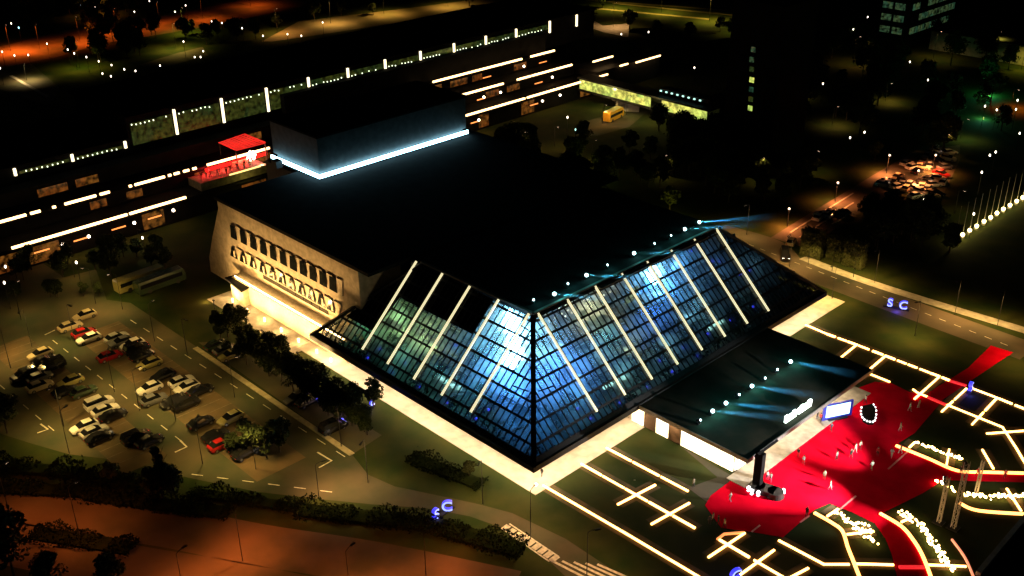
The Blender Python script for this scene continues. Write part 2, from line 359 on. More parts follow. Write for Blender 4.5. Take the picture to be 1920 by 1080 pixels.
b.b2((-WL, -.25, 4.35), (.25, .75, 5.3)); b.b2((-.75, .75, 4.35), (.25, WR, 5.3))
b.add([FL(0, 0, .06), FL(WL, 0, .06), FL(WL - .9, .06, .06), FL(.9, .06, .06)], [(3, 2, 1, 0)]); b.add([FR(0, 0, .06), FR(WR, 0, .06), FR(WR - .9, .06, .06), FR(.9, .06, .06)], [(0, 1, 2, 3)])
b.b2((-WL, .75, 4.3), (-.75, WR, 4.5)) ; obj('eaves', b, M_dark, hall)
b = MB(); q = [FL(24, .66, .04), FL(44, .66, .04), FL(43.2, .985, .04), FL(24, .985, .04)]; b.add(q, [(3, 2, 1, 0)]); q2 = [FL(44, .30, .04), FL(52.5, .30, .04), FL(43.2, .985, .04), FL(43.2, .66, .04)]; b.add(q2, [(3, 2, 1, 0)]); obj('solid_panel', b, M_roof, hall)
b = MB()   # solid end slopes and the flat roof
b.add([(-WL, 0, 5), (-43, 15, 19.5), (-43, 65, 19.5), (-WL, 65, 5)], [(0, 1, 2, 3)])
b.add([(0, WR, 5), (-15, 65, 19.5), (-43, 65, 19.5), (-WL, WR, 5)], [(3, 2, 1, 0)][::-1])
b.b2((-46.2, 15, 19.0), (-14.6, 65.4, 19.7)); b.b2((-98.4, 5.6, 19.0), (-46.2, 72, 19.72)); b.b2((-110.5, 26.3, 18.8), (-98.4, 72, 19.7))
obj('flat_roof', b, M_roof, hall)
b = MB()
b.b2((-98, 16, 0), (-58, 71.5, 19)); b.b2((-112, 26.5, 0), (-98, 71.5, 18.8)); obj('rear_block', b, M_dark, hall)
b = MB(); b.bar((-15, 15, 19.9), (-15, 65, 19.9), .5, .35); b.bar((-15, 15, 19.9), (-43, 15, 19.9), .5, .35); b.b2((-14.4, 30, 19.4), (-13.6, 60, 19.6)); obj('parapet', b, mat('brown_capping', (.10, .075, .06), .7, .2, 2), hall)
b = MB()   # recessed ground floor behind the walk
b.b2((-60, 5.6, 0), (-6, 6.2, 4.3)); b.b2((-6, 5.6, 0), (-5.4, 79, 4.3)); obj('ground_floor_wall', b, mat('cream_render', (.55, .48, .38), .8, .1, 1), hall)
b = MB()   # soffit lamps in two long lines under the eaves
for x in range(-57, 0, 3): b.b2((x, .9, 4.24), (x + 2.2, 1.7, 4.3))
for y in range(1, 81, 3): b.b2((-1.7, y + .8, 4.24), (-.9, y + 3.0, 4.3))
obj('soffit_light', b, M_soffit, hall)
# interior seen through the glass
b = MB()
b.b2((-46, 15.0, 4.6), (-15.5, 15.5, 19)); b.b2((-15.5, 15.0, 4.6), (-15.0, 66, 19)); obj('core_wall', b, M_int, hall)
for z, ins in ((9.3, 6.3), (13.6, 10.6)):
    b = MB(); b.b2((-WL + ins, ins, z - .35), (-ins, 15, z)); b.b2((-15, 15, z - .35), (-ins, WR - ins, z)); obj('gallery_floor', b, M_slab, hall)
M_mural = mat('mural_panel', (.12, .3, .34), .6, .7, .6)
for i in range(30):
    if i < 4 or 14 <= i < 18: continue
    b = MB()
    if i < 14: b.box((-6 - i * 3.1, 14.6, 7 + 4.3 * (i % 3)), (2.2, .3, 2.6 if i % 2 else 1.4))
    else: b.box((-14.6, 6 + (i - 14) * 4.2, 7 + 4.3 * (i % 3)), (.3, 2.4, 2.6 if i % 2 else 1.4))
    obj('display_panel', b, M_mural, hall)
def inside(u, v, d=1.5, face='R'):
    r = rayd(u, v).normalized(); n, p0 = (Vector((14.5, 0, 15)), Vector((0, 0, 5))) if face == 'R' else (Vector((0, -14.5, 15)), Vector((0, 0, 5)))
    t = (p0 - CAM).dot(n) / r.dot(n); return CAM + r * (t + d)
for i, s in enumerate((15.9, 22.8, 29.7, 36.6, 43.5, 50.3, 57.2, 64.1)):
    b = MB(); b.bar(FR(s, .12, .32), FR(s, 1.0, .32), .34, .26, (14.5, 0, 15)); obj('light_bar', b, M_bar, hall)
for s in (15.7, 22.8, 29.9, 37.0, 44.1):
    b = MB(); b.bar(FL(s, .12, .32), FL(s, 1.0, .32), .34, .26, (0, -14.5, 15)); obj('light_bar', b, M_bar, hall)
# hanging cold-white light sculptures behind the glass
for pts, f, r in (([(962, 590), (965, 605), (960, 622), (968, 636), (962, 650), (970, 664), (960, 678)], 'L', 1.1), ([(1218, 492), (1224, 505), (1222, 518), (1229, 530)], 'R', .9)):
    b = MB()
    for u, v in pts:
        for k in range(4):
            p = inside(u + random.uniform(-8, 8), v + random.uniform(-5, 5), 1.5, f); b.ball(p, r * random.uniform(.45, .8), 10, 6)
    obj('light_sculpture', b, M_cyan, hall)
lampsL = [((962, 690), (.06, .30, 1), 4000), ((975, 740), (.06, .30, 1), 2600), ((990, 800), (.06, .34, .9), 1000), ((862, 690), (.22, .9, .75), 1000), ((812, 640), (.62, .85, .34), 1300), ((756, 612), (.55, .95, .35), 1200),
          ((700, 610), (.12, .75, .4), 420), ((770, 672), (.22, .75, .5), 420), ((915, 742), (.10, .6, .6), 420), ((870, 612), (.7, .55, .35), 420), ((915, 665), (.18, .65, .6), 700)]
lampsR = [((1030, 690), (.08, .30, 1), 3200), ((1050, 645), (.2, .48, .9), 1300), ((1060, 750), (.12, .46, .8), 900), ((1120, 640), (.30, .70, .62), 1000), ((1150, 690), (.22, .58, .62), 800), ((1205, 590), (.08, .30, 1), 1900), ((1235, 545), (.08, .36, 1), 2300),
          ((1230, 650), (.22, .52, .58), 700), ((1290, 585), (.20, .52, .68), 800), ((1330, 510), (.14, .40, .75), 800), ((1380, 555), (.20, .50, .50), 380), ((1100, 590), (.95, .85, .45), 900), ((1085, 700), (.14, .40, .9), 700), ((1400, 500), (.16, .36, .5), 220), ((1270, 500), (.12, .40, .85), 800), ((1175, 650), (.5, .6, .35), 420)]
for L, f in ((lampsL, 'L'), (lampsR, 'R')):
    for (u, v), c, p in L: lamp('POINT', inside(u, v, 3.2, f), p * (.95 if p > 2000 else .70), c, hall, size=.5)
pl = MB(); rs = random.Random(5)
for F, Wd, n in ((FR, WR, 900), (FL, WL, 620)):
    for k in range(n):
        s = rs.uniform(3, Wd - 4); t = rs.uniform(.05, .24) * (.6 + .4 * math.sin(s * .9)); leaf(pl, F(s, t, -rs.uniform(.5, 2.2)), rs.uniform(.3, .6))
tag(obj('indoor_planting', pl, M_leafd, hall), kind='stuff')
def bulbs(name, pts, f, m, r, d=1.0):
    for u, v in pts:
        b = MB(); b.ball(inside(u, v, d, f), r, 8, 5); obj(name, b, m, hall)
M_dl = mat('downlight', (.8, .8, .7), .4, .05, 4, emit=(1, .95, .72), es=2.5)
M_teal = mat('teal_lamp', (.8, .8, .7), .4, .05, 4, emit=(.5, 1, .85), es=1.6)
pts = [(1000 + 12 * i + 5 * (j % 2), 604 - 6.6 * i + 11 * j) for i in range(14) for j in range(3) if (i * 3 + j) % 5 != 4]
bulbs('ceiling_light', [p for p in pts if p[0] > 1012], 'R', M_dl, .17, .7)
bulbs('blue_lamp', [(872, 609), (855, 648), (714, 655), (760, 680), (916, 768), (690, 671), (736, 698), (788, 726), (838, 755), (893, 785)], 'L', M_blueled, .24, .6)
bulbs('blue_lamp', [(1083, 766), (1237, 676), (1281, 651), (1327, 626), (1370, 600), (1412, 575), (1107, 785), (1162, 755), (1212, 726), (1260, 697), (1306, 668), (1292, 473), (1298, 470), (1335, 490), (1349, 490), (1404, 508), (1388, 515)], 'R', M_blueled, .24, .6)
bulbs('stair_lamp', [(826, 709), (834, 714), (842, 719), (850, 724), (862, 728)], 'L', M_teal, .42, .6)
bulbs('stair_lamp', [(1134, 726), (1146, 721), (1156, 715), (1166, 709), (1171, 708), (1330, 617), (1338, 609), (1346, 606), (1352, 604)], 'R', M_teal, .40, .6)
M_room = windowmat('lit_room_light', (.80, .9, .42), (.5, .7, .45), .5, 1.6, .3)
for u, v, w, h, f in ((1088, 590, 3.4, 1.1, 'R'), (1112, 603, 3.8, 1.4, 'R'), (1122, 615, 2.6, 1.2, 'R'), (1035, 618, 2.2, 1.3, 'R'), (1030, 622, 1.5, 1., 'R'), (1180, 560, 2.2, 1.5, 'R'), (1190, 545, 2., 1.4, 'R'),):
    b = MB(); b.box(inside(u, v, 1.3, f), (.2, w, h)); obj('lit_room', b, M_room, hall)
for u, v, w, h in ((712, 598, 2.6, .8), (718, 588, 2.2, .7), (745, 610, 3, 1), (790, 625, 3.2, 1.2), (815, 640, 3, 1.2), (845, 660, 3, 1.0), (880, 590, 3, 1.2), (868, 602, 3, 1.), (800, 605, 3, .8)):
    b = MB(); b.box(inside(u, v, 1.3, 'L'), (w, .2, h)); obj('lit_room', b, M_room, hall)
# stage tower on the roof with a cold light line along its foot
tower = thing('stage_tower', 'black windowless box on the hall roof with cold white light at its foot', 'building', (-100, 48, 19.73))
b = MB(); b.b2((-9, -21, 1.5), (9, 21, 9.0)); b.b2((-8.4, -20.4, 0), (8.4, 20.4, 1.5)); obj('wall', b, mat('tower_cladding', (.075, .08, .085), .7, .2, .8), tower)
b = MB(); b.b2((-9.3, -21.3, 9.0), (9.3, 21.3, 9.5)); obj('roof', b, M_roof, tower)
b = MB(); b.b2((9.45, -21.7, .35), (9.75, 21, 1.15)); b.b2((-9, -21.75, .35), (9.45, -21.45, 1.15)); obj('light_line', b, mat('cold_line', (.8, .8, .8), .4, .05, 4, emit=(.40, .82, 1), es=12), tower)
b = MB(); b.b2((-1, -.8, 0), (1, .8, 1.6)); tag(obj('roof_unit', b, M_dark, loc=(-104, 24.6, 19.73)), 'small dark plant box on the roof beside the stage tower corner', 'roof unit')
# west wing with two rows of windows between fins
wing = thing('west_wing', 'floodlit concrete wing with two rows of dark windows between tapered fins', 'building', (0, 0, 0))
b = MB(); b.b2((-98, 6, 0), (-49.8, 15.5, 19.0)); obj('wall', b, M_wallb, wing)
b = MB(); b.prism([(0, 0), (-7.5, 0), (-7.2, 3.5), (-4.5, 9), (0, 17)], 0, .6); fw = obj('flank_wall', b, M_wallb, wing, (-98.02, 6.6, 0)); fw.rotation_euler = (math.pi / 2, 0, 0)
b = MB(); b.b2((-91, 3.6, 0), (-52, 6, 4.4)); obj('podium_wall', b, M_fin, wing)
b = MB(); b.add([(-91.3, 3.3, 4.42), (-52, 3.3, 4.42), (-52, 5.98, 5.0), (-91.3, 5.98, 5.0)], [(0, 1, 2, 3)]); obj('podium_roof', b, M_fin, wing)
for i in range(11):
    t = i / 10; p = WY(439 + 187 * t, 435 + 97 * t, 5.9); q = WY(439 + 183 * t, 472 + 100 * t, 5.9)
    for c, w0, w1, h, r in ((p, .95, 1.25, 2.9, 'u'), (q, .35, 1.5, 2.5, 'l')):
        b = MB(); h2 = h / 2
        b.add([(c.x - w1, 5.66, c.z - h2), (c.x + w1, 5.66, c.z - h2), (c.x + w0, 5.66, c.z + h2), (c.x - w0, 5.66, c.z + h2)], [(0, 1, 2, 3)]); wn = obj('window', b, M_win, wing)
        if r == 'l': 
            b = MB(); b.b2((c.x + .2, 5.58, c.z - h2 + .3), (c.x + .8, 5.64, c.z + .5)); obj('blind', b, M_fin, wn)
    for c, zt, zb2 in ((p, p.z + 1.7, p.z - 1.6), (q, q.z + 1.4, q.z - 1.3)):
        x = c.x + 2.1; b = MB(); w0, w1 = (.95, .55) if c is p else (1.15, .35)
        vs = [(x - w1, 5.72, zb2), (x + w1, 5.72, zb2), (x + w0, 5.72, zt), (x - w0, 5.72, zt), (x - w1, 5.99, zb2), (x + w1, 5.99, zb2), (x + w0, 5.99, zt), (x - w0, 5.99, zt)]
        b.add(vs, [(0, 1, 2, 3), (0, 3, 7, 4), (1, 5, 6, 2), (3, 2, 6, 7), (0, 4, 5, 1)]); obj('fin', b, M_fin, wing)
for i in range(8):
    t = i / 7.2; p = WY(505 + 108 * t, 545 + 55 * t, 5.95)
    b = MB(); b.b2((p.x - 1.7, 5.93, 6.0), (p.x + 1.3, 5.97, 6.9)); obj('clerestory_window', b, M_win, wing)
for x in (-89, -83, -77, -71, -65, -59, -54.5):
    lamp('SPOT', (x, -2.4, 2.2), 10500, (1, .60, .22), wing, aim=(x, 6, 5.6), spot=118, size=.3, blend=1.0)
    lamp('POINT', (x, 1.6, 1.2), 420, (1, .60, .22), wing, size=.2)
    b = MB(); b.cyl((x, -2.6), .08, .0, 1.9, 8); b.box((x, -2.6, 2.0), (.5, .3, .25)); obj('uplight', b, M_black, wing)
    b = MB(); b.cyl((x, 1.6), .2, .04, .6, 10); b.ball((x, 1.6, .7), .22, 8, 5); obj('bollard_lamp', b, M_uplens, wing)
b = MB(); b.b2((-90, 3.32, 5.0), (-52.2, 3.42, 5.09)); obj('added_wall_light', b, mat('added_wash', (.8, .7, .5), .5, .05, 4, emit=(1, .60, .22), es=70), wing)  # glowing strip added to brighten the foot of the wing wall
for x in (-93, -86, -73, -66, -60): lamp('POINT', (x, -2.2, .9), 260, (1, .55, .16), wing, size=.2)
porch = thing('entrance_porch', 'flat black porch roof on pale walls at the wing entrance', 'porch', (0, 0, 0))
b = MB(); b.prism([G(421, 521, 4.2), G(478, 506, 4.2), G(496, 523, 4.2), G(452, 546, 4.2)], 3.9, 4.3); obj('roof', b, M_roof, porch)
pp = [G(432, 522, 4.2), G(474, 511, 4.2), G(490, 524, 4.2), G(454, 541, 4.2)]
b = MB()
for a, c in zip(pp, pp[1:] + pp[:1]): b.bar((a.x, a.y, 1.95), (c.x, c.y, 1.95), .25, 3.88)
obj('wall', b, M_fin, porch)
b = MB(); c = (pp[2] + pp[3]) / 2; b.box((c.x - .2, c.y - .25, 1.3), (1.4, .12, 2.4)); b.box((c.x + 1.6, c.y - .15, 1.3), (1.0, .12, 2.4)); obj('door', b, M_win, porch)
for u, v in ((421, 541), (489, 581), (505, 566)): lamp('POINT', G(u, v, 2.2), 420, (1, .62, .22), porch, size=.2)

# ================================================================== FLAT ENTRANCE PAVILION
pav = thing('entrance_pavilion', 'low flat roofed entrance pavilion with glowing white shopfront beside the red plaza', 'pavilion', (0, 0, 0))
b = MB(); b.b2((.3, 24.3, 4.6), (21.3, 61.5, 5.05)); obj('roof', b, M_roofg, pav)
b = MB(); b.b2((-3.5, 26.2, 0), (17.9, 60.5, 4.6)); obj('wall', b, M_pave, pav)
xs = [-2.6 + i * 2.56 for i in range(9)]
for i in range(8):
    dark = i in (1, 3); b = MB(); b.b2((xs[i] + .08, 25.95, .15), (xs[i + 1] - .08, 26.15, 4.3)); obj('window', b, mat('brown_panel', (.10, .06, .035), .5, .3, 1) if dark else M_shop, pav)
b = MB()
for i in range(14): b.b2((17.95, 27 + i * 2.4, .15), (18.1, 29.1 + i * 2.4, 4.3))
obj('front_glazing', b, M_shop, pav)
b = MB(); b.b2((.2, 24.15, 4.45), (21.45, 24.3, 5.15)); b.b2((21.3, 24.3, 4.45), (21.45, 61.5, 5.15)); obj('fascia', b, M_grey, pav)
lamp('POINT', (6, 24.6, 3.6), 500, (1, .72, .4), pav, size=.3); lamp('POINT', (14, 24.6, 3.6), 600, (1, .78, .5), pav, size=.3)
for y in (30, 38, 46, 54): lamp('POINT', (20.0, y, 4.0), 700, (1, .70, .45), pav, size=.3)
sg = thing('roof_sign', 'glowing white raised sign strip on the front edge of the pavilion roof', 'sign', (0, 0, 0))
A, C = G(1472, 790, 5.6), G(1520, 757, 5.6)
b = MB()
for i in range(10):
    if i == 4: continue
    p = A.lerp(C, (i + .5) / 10); hh = .95 + .25 * ((i * 7) % 3 == 0); b.box((p.x, p.y, 5.3 + hh / 2), (.35, .74, hh))
obj('letter_block', b, M_signw, sg)
b = MB(); b.bar((A.x - .3, A.y, 5.22), (C.x - .3, C.y, 5.22), .3, .2); obj('support_rail', b, M_dark, sg)

# ------------------------------------------------------------------ moving-head roof spotlights
def beam_mesh(L, r0, r1):
    b = MB(); b.tube([(0, 0, .35), (0, 0, L)], [r0, r1], 16); return b.mesh('light_beam', M_beam)
def floodlight(loc, d, label, group, bright=True, L=16, ang=7., power=9000):
    d = Vector(d).normalized(); t = thing('spotlight', label, 'spotlight', loc, 0, group)
    if 'base' not in FL_:
        b = MB(); b.box((0, 0, .12), (.6, .6, .24)); b.box((-.36, 0, .5), (.08, .3, .6)); b.box((.36, 0, .5), (.08, .3, .6)); FL_['base'] = b.mesh('stand', M_black)
        b = MB(); b.tube([(0, 0, -.35), (0, 0, .28)], [.22, .3], 12); FL_['head'] = b.mesh('head', M_black)
        b = MB(); b.ball((0, 0, .3), .33, 12, 8); FL_['lens'] = b.mesh('lens', M_spotlens); b = MB(); b.ball((0, 0, .3), .2, 10, 6); FL_['lens2'] = b.mesh('lens', M_spotlens)
        FL_['beam'] = beam_mesh(L, .2, L * math.tan(math.radians(ang / 2)) * .9 + .2)
    link('stand', FL_['base'], t); q = d.to_track_quat('Z', 'Y')
    h = link('head', FL_['head'], t, (0, 0, .7)); h.rotation_mode = 'QUATERNION'; h.rotation_quaternion = q
    l = link('lens', FL_['lens' if bright else 'lens2'], h)
    if bright:
        link('light_beam', FL_['beam'], h); p = Vector(loc) + Vector((0, 0, .7)) + d * .95
        lamp('SPOT', p, power * 9, (.05, .46, .80), t, aim=p + d, spot=ang, size=.1, blend=.4)
    lamp('POINT', Vector(loc) + Vector((.9, .5, 1.2)), 240 if bright else 120, (.12, .75, .68), t, size=.2)
    return t
FL_ = {}
pv = [(1310, 788, 0), (1333, 771, 1), (1358, 756, 1), (1383, 740, 0), (1407, 724, 1), (1432, 709, 0), (1455, 693, 0), (1480, 678, 1)]
ordn = ['first', 'second', 'third', 'fourth', 'fifth', 'sixth', 'seventh', 'eighth', 'ninth', 'tenth']
for i, (u, v, br) in enumerate(pv):
    p = G(u, v, 5.7); p.z = 5.06
    floodlight(p, (1, .18 - .05 * i, .30), ('bright beam' if br else 'small') + ' roof spotlight, ' + ordn[i] + ' in the pavilion row from the shopfront end', 'spotlights along the pavilion roof', br)
hv = [(1308, 417, 1), (1281, 430, 1), (1255, 442, 0), (1224, 457, 0), (1186, 475, 1), (1136, 497, 0), (1097, 516, 1), (1062, 532, 0), (1037, 551, 1), (998, 562, 0)]
for i, (u, v, br) in enumerate(hv):
    p = G(u, v, 20.4); p.z = 19.72
    floodlight(p, (1, .45 - .05 * i, .25), ('bright beam' if br else 'small') + ' roof spotlight, ' + ordn[i] + ' along the hall roof edge from its far end', 'spotlights along the hall roof edge', br, power=9000)

# ================================================================== TERRACED BUILDING BEHIND
ter = thing('terraced_building', 'long dark building stepped in three tiers edged with lit amber lines', 'building', (0, 0, 0))
M_orange = windowmat('amber_wall_glow', (1, .36, .05), (1, .24, .03), .16, 8, .02)
for k, (x, z0, z1) in enumerate(((-136.2, 0, 5.4), (-142.6, 6, 9.4), (-148.6, 10, 13.4))):
    b = MB(); b.b2((x - 6, -60, z0), (x, 168 - k * 5, z1)); obj('storey', b, M_roof, ter)
    b = MB(); b.b2((x - 6.5, -60, z1), (x + 1.4, 169 - k * 5, z1 + .5)); obj('floor_slab', b, M_roof, ter)
    for y in range(-30, 165, 9):
        if random.random() < .42:
            b = MB(); b.b2((x + .03, y, z0 + .5), (x + .12, y + random.choice((4, 5.5, 7)), z1 - 1.0)); obj('window', b, M_orange, ter)  # not windows: glowing panels standing for amber lit wall and floor
def led(parent, name, p, q, m, w=.3, h=.35):
    b = MB(); b.bar(p, q, w, h); return obj(name, b, m, parent)
def segs(x, z, ys):
    for a, c in ys: led(ter, 'light_line', (x, a, z), (x, c, z), M_terr, .42, .5)
segs(-134.6, 6.2, [(-24.5, 2), (2.6, 17), (107, 132), (133, 153), (153.4, 163), (163.4, 170.5)])
segs(-141.0, 10.2, [(-24, -18), (-17, -14.8), (-12, -11.3), (-9.2, -1.8), (-.8, 1.5), (6.4, 7.0), (7.8, 15.5), (16.5, 17.2), (18, 19.4), (20.5, 22), (23, 24), (27, 45), (110.4, 129), (135, 141), (141.6, 160)])
segs(-147.0, 14.2, [(99, 101), (102, 103), (105.9, 143), (147, 158)])
for y0, y1, x, z in ((168, 178, -139, 10), (176, 180, -134, 8), (183, 196, -133, 8)): led(ter, 'light_line', (x, y0, z), (x, y1, z), M_terr, .36, .45)
b = MB(); b.b2((-146, 165, 0), (-134.6, 198, 7.8)); obj('end_block', b, M_dark, ter)
for y, x, z in [(110 + i * 8.3, -137.5 - 6.2 * (i % 3), 2.4 + 4 * (i % 3)) for i in range(7)] + [(-20 + i * 9, -137.5, 2.6) for i in range(4)]:
    b = MB(); b.b2((x + 2.2, y, z + .6), (x + 2.4, y + 3.4, z + .85)); obj('inner_line', b, mat('orange_line', (.6, .3, .2), .5, .1, 2, emit=(1, .28, .06), es=1.8), ter)
for y, z, x in [(104, 4.2, -134.3), (112, 4.0, -134.3), (120, 8, -140.6), (127, 8, -140.6), (139, 4, -134.3), (147, 4.2, -134.3), (150, 8.2, -140.6), (143, 12, -146.5), (-8, 4, -134.3), (3, 4, -134.3), (13, 4.2, -134.3), (-14, 4, -134.3)]:
    b = MB(); b.ball((x + .4, y, z), .38, 8, 5); obj('wall_lamp', b, M_white, ter); lamp('POINT', (x + 1.2, y, z), 260, (1, .5, .16), ter, size=.3)
# upper gallery with upright light bars
gal = thing('upper_gallery', 'long low glazed gallery with white upright light bars on the terraced building', 'building', (0, 0, 0))
M_green = windowmat('dim_green_room', (.15, .16, .02), (.07, .13, .03), .30, 4, .10)
b = MB(); b.b2((-178, -24, 14), (-151.4, 12.8, 17.8)); b.b2((-180, 12.8, 14), (-151.4, 182, 23)); obj('wall', b, M_roof, gal)
b = MB(); b.b2((-180, -60, 17.8), (-151.2, 12.8, 18.2)); b.b2((-184, 12.8, 23), (-151.0, 183, 23.4)); obj('roof', b, M_roof, gal)
b = MB(); b.b2((-155, 56, 14), (-149.2, 156, 20.0)); obj('front_roof', b, M_roof, gal)
ys = [-15, -1.6, 11.6, 25.4, 38.7, 52.1, 65.4, 78.6, 91.8, 105, 118.2, 131.4, 144.6, 160, 173]
for i, y in enumerate(ys):
    z0, z1 = (16, 17.7) if i < 3 else ((16.2, 22.6) if i < 6 else (20.2, 22.8))
    if i >= 13: z0 = 19
    b = MB(); b.b2((-151.35, y - .28, z0), (-150.9, y + .28, z1)); obj('light_bar', b, M_barw, gal)
    if i < 13:
        y0 = y
        if i == 2: y = 12.8; z1 = 22.6
        b = MB(); y1 = min(ys[i + 1] - .8, 183); b.b2((-151.38, y + .9, z0 + .1), (-151.15, y1, z1 - 1.0 if i > 1 else z1 - .9)); obj('window', b, M_green, gal)
        b = MB(); n = 9
        for k in range(n):
            if random.random() < .8:
                yy = y + 1.2 + (y1 - y - 1.6) * k / n; zz = (z1 - 1.3 if i < 6 else z0 + .3) + random.uniform(-.15, .15); b.box((-151.0, yy, zz), (.2, .22, .30))
        obj('lamp_row', b, mat('small_gallery_lamp', (.8, .8, .7), .4, .05, 4, emit=(.9, 1, .7), es=2.2), gal)
# red bar on the roof terrace
bar = thing('red_bar', 'open red lit bar shelter with pergola on the roof terrace', 'shelter', (0, 0, 0))
q = [G(411, 268, 13), G(457, 252, 13), G(497, 268, 13), G(442, 282, 13)]
M_red = mat('glowing_red_fabric', (.6, .02, .02), .7, .2, 1, emit=(1, .03, .02), es=.75)  # red light of the bar put into the fabric as emission
b = MB()
for i in range(9):
    a, c = q[0].lerp(q[3], i / 8), q[1].lerp(q[2], i / 8); b.bar((a.x, a.y, 13), (c.x, c.y, 13), .35, .2)
for i in range(4):
    a, c = q[0].lerp(q[1], i / 3), q[3].lerp(q[2], i / 3); b.bar((a.x, a.y, 13.15), (c.x, c.y, 13.15), .5, .15)
obj('pergola', b, M_red, bar)
b = MB()
for p in q: b.b2((p.x - .12, p.y - .12, 6), (p.x + .12, p.y + .12, 13))
obj('post', b, M_dark, bar)
b = MB(); pz = 7.5; A = WX(470, 300, -143.2); b.b2((-142.5, 27, 7.95), (-142.35, 45, 9.35)); obj('back_panel', b, M_red, bar)  # drape added for more red glow behind the crowd
b = MB(); b.b2((-142.3, 22, 5.92), (-136, 41, 7.9)); obj('deck', b, mat('dark_render', (.12, .11, .09), .9, .3, 1), bar)
b = MB(); b.b2((-141.4, 34, 7.9), (-140.8, 40, 9.0)); obj('counter', b, M_fin, bar)
for y in (26, 31, 36, 41): lamp('POINT', (-140.2, y, 9.7), 1500, (1, .035, .03), bar, size=.4)
lamp('POINT', (-137, 40, 8.2), 500, (1, .6, .3), bar)
b = MB(); b.b2((-136.15, 30, 7.9), (-135.9, 39, 8.25)); obj('parapet_light', b, mat('yellow_led', (.8, .7, .4), .5, .05, 4, emit=(1, .72, .25), es=1.5), bar)
lamp('POINT', (-132.5, 34, 6.6), 420, (.9, .7, .12), bar, size=.4)
fl = thing('flower_sign', 'glowing white flower shaped sign hung on the red bar', 'sign', G(471, 292, 9.6))
b = MB()
for k in range(7):
    a = 2 * math.pi * k / 7; c = Vector((0, math.cos(a) * 1.0, math.sin(a) * 1.0)); b.tube([c - Vector((.12, 0, 0)), c + Vector((.12, 0, 0))], .42, 10)
b.tube([(-.15, 0, 0), (.15, 0, 0)], .7, 12); obj('petal_face', b, M_white, fl)
b = MB(); b.b2((-.6, -.06, -.06), (-.1, .06, .06)); obj('bracket', b, M_dark, fl)

# skybridge with lit windows
sb = thing('footbridge', 'enclosed footbridge with a long band of lit yellow green windows', 'bridge', (0, 0, 0))
b = MB(); b.b2((-136, 157.2, 3.2), (-84, 163, 4.0)); b.b2((-136, 157.3, 7.0), (-84, 163, 7.6)); b.b2((-136, 162.5, 4), (-84, 162.9, 7)); obj('deck', b, M_dark, sb)
M_ygreen = windowmat('bridge_window', (.95, .85, .16), (.55, .75, .14), 1.1, 2.2, .35)
for i in range(24):
    x = -135 + i * 2.1
    if i in (14, 15): continue
    b = MB(); b.b2((x, 157.3, 4.0), (x + 1.95, 157.5, 7.0)); obj('window', b, M_ygreen, sb)
b = MB(); 
for x in (-120, -104, -88): b.b2((x, 158, 0), (x + .8, 162, 3.2))
obj('pier', b, M_conc, sb)
b = MB(); b.b2((-104, 160, 8.4), (-86, 163.5, 9.6)); obj('roof_plant', b, M_dark, sb)
b = MB()
for i in range(8): b.box((-103.9 + i * 2.1, 159.8, 8.9), (.6, .3, .4))
obj('roof_lamp', b, M_teal, sb)
lamp('POINT', (-122, 155, 6), 1500, (1, .82, .25), sb, size=.5); lamp('POINT', (-104, 155, 5), 900, (1, .82, .25), sb, size=.5)
rw = MB(); a = G(1137, 180, 2.0); rw.add([G(1137, 178, 2), G(1200, 192, 2), G(1198, 210, .05), G(1172, 209, .05)], [(3, 2, 1, 0)]); rw.add([G(1137, 178, 1.7), G(1200, 192, 1.7), G(1198, 210, -.2), G(1172, 209, -.2)], [(0, 1, 2, 3)])
tag(obj('ramp', rw, M_pave), 'pale sloping ramp under the lit footbridge', 'ramp')
lamp('SPOT', G(1170, 205, 7), 2600, (1, .7, .5), None, aim=G(1175, 198, 0), spot=110)

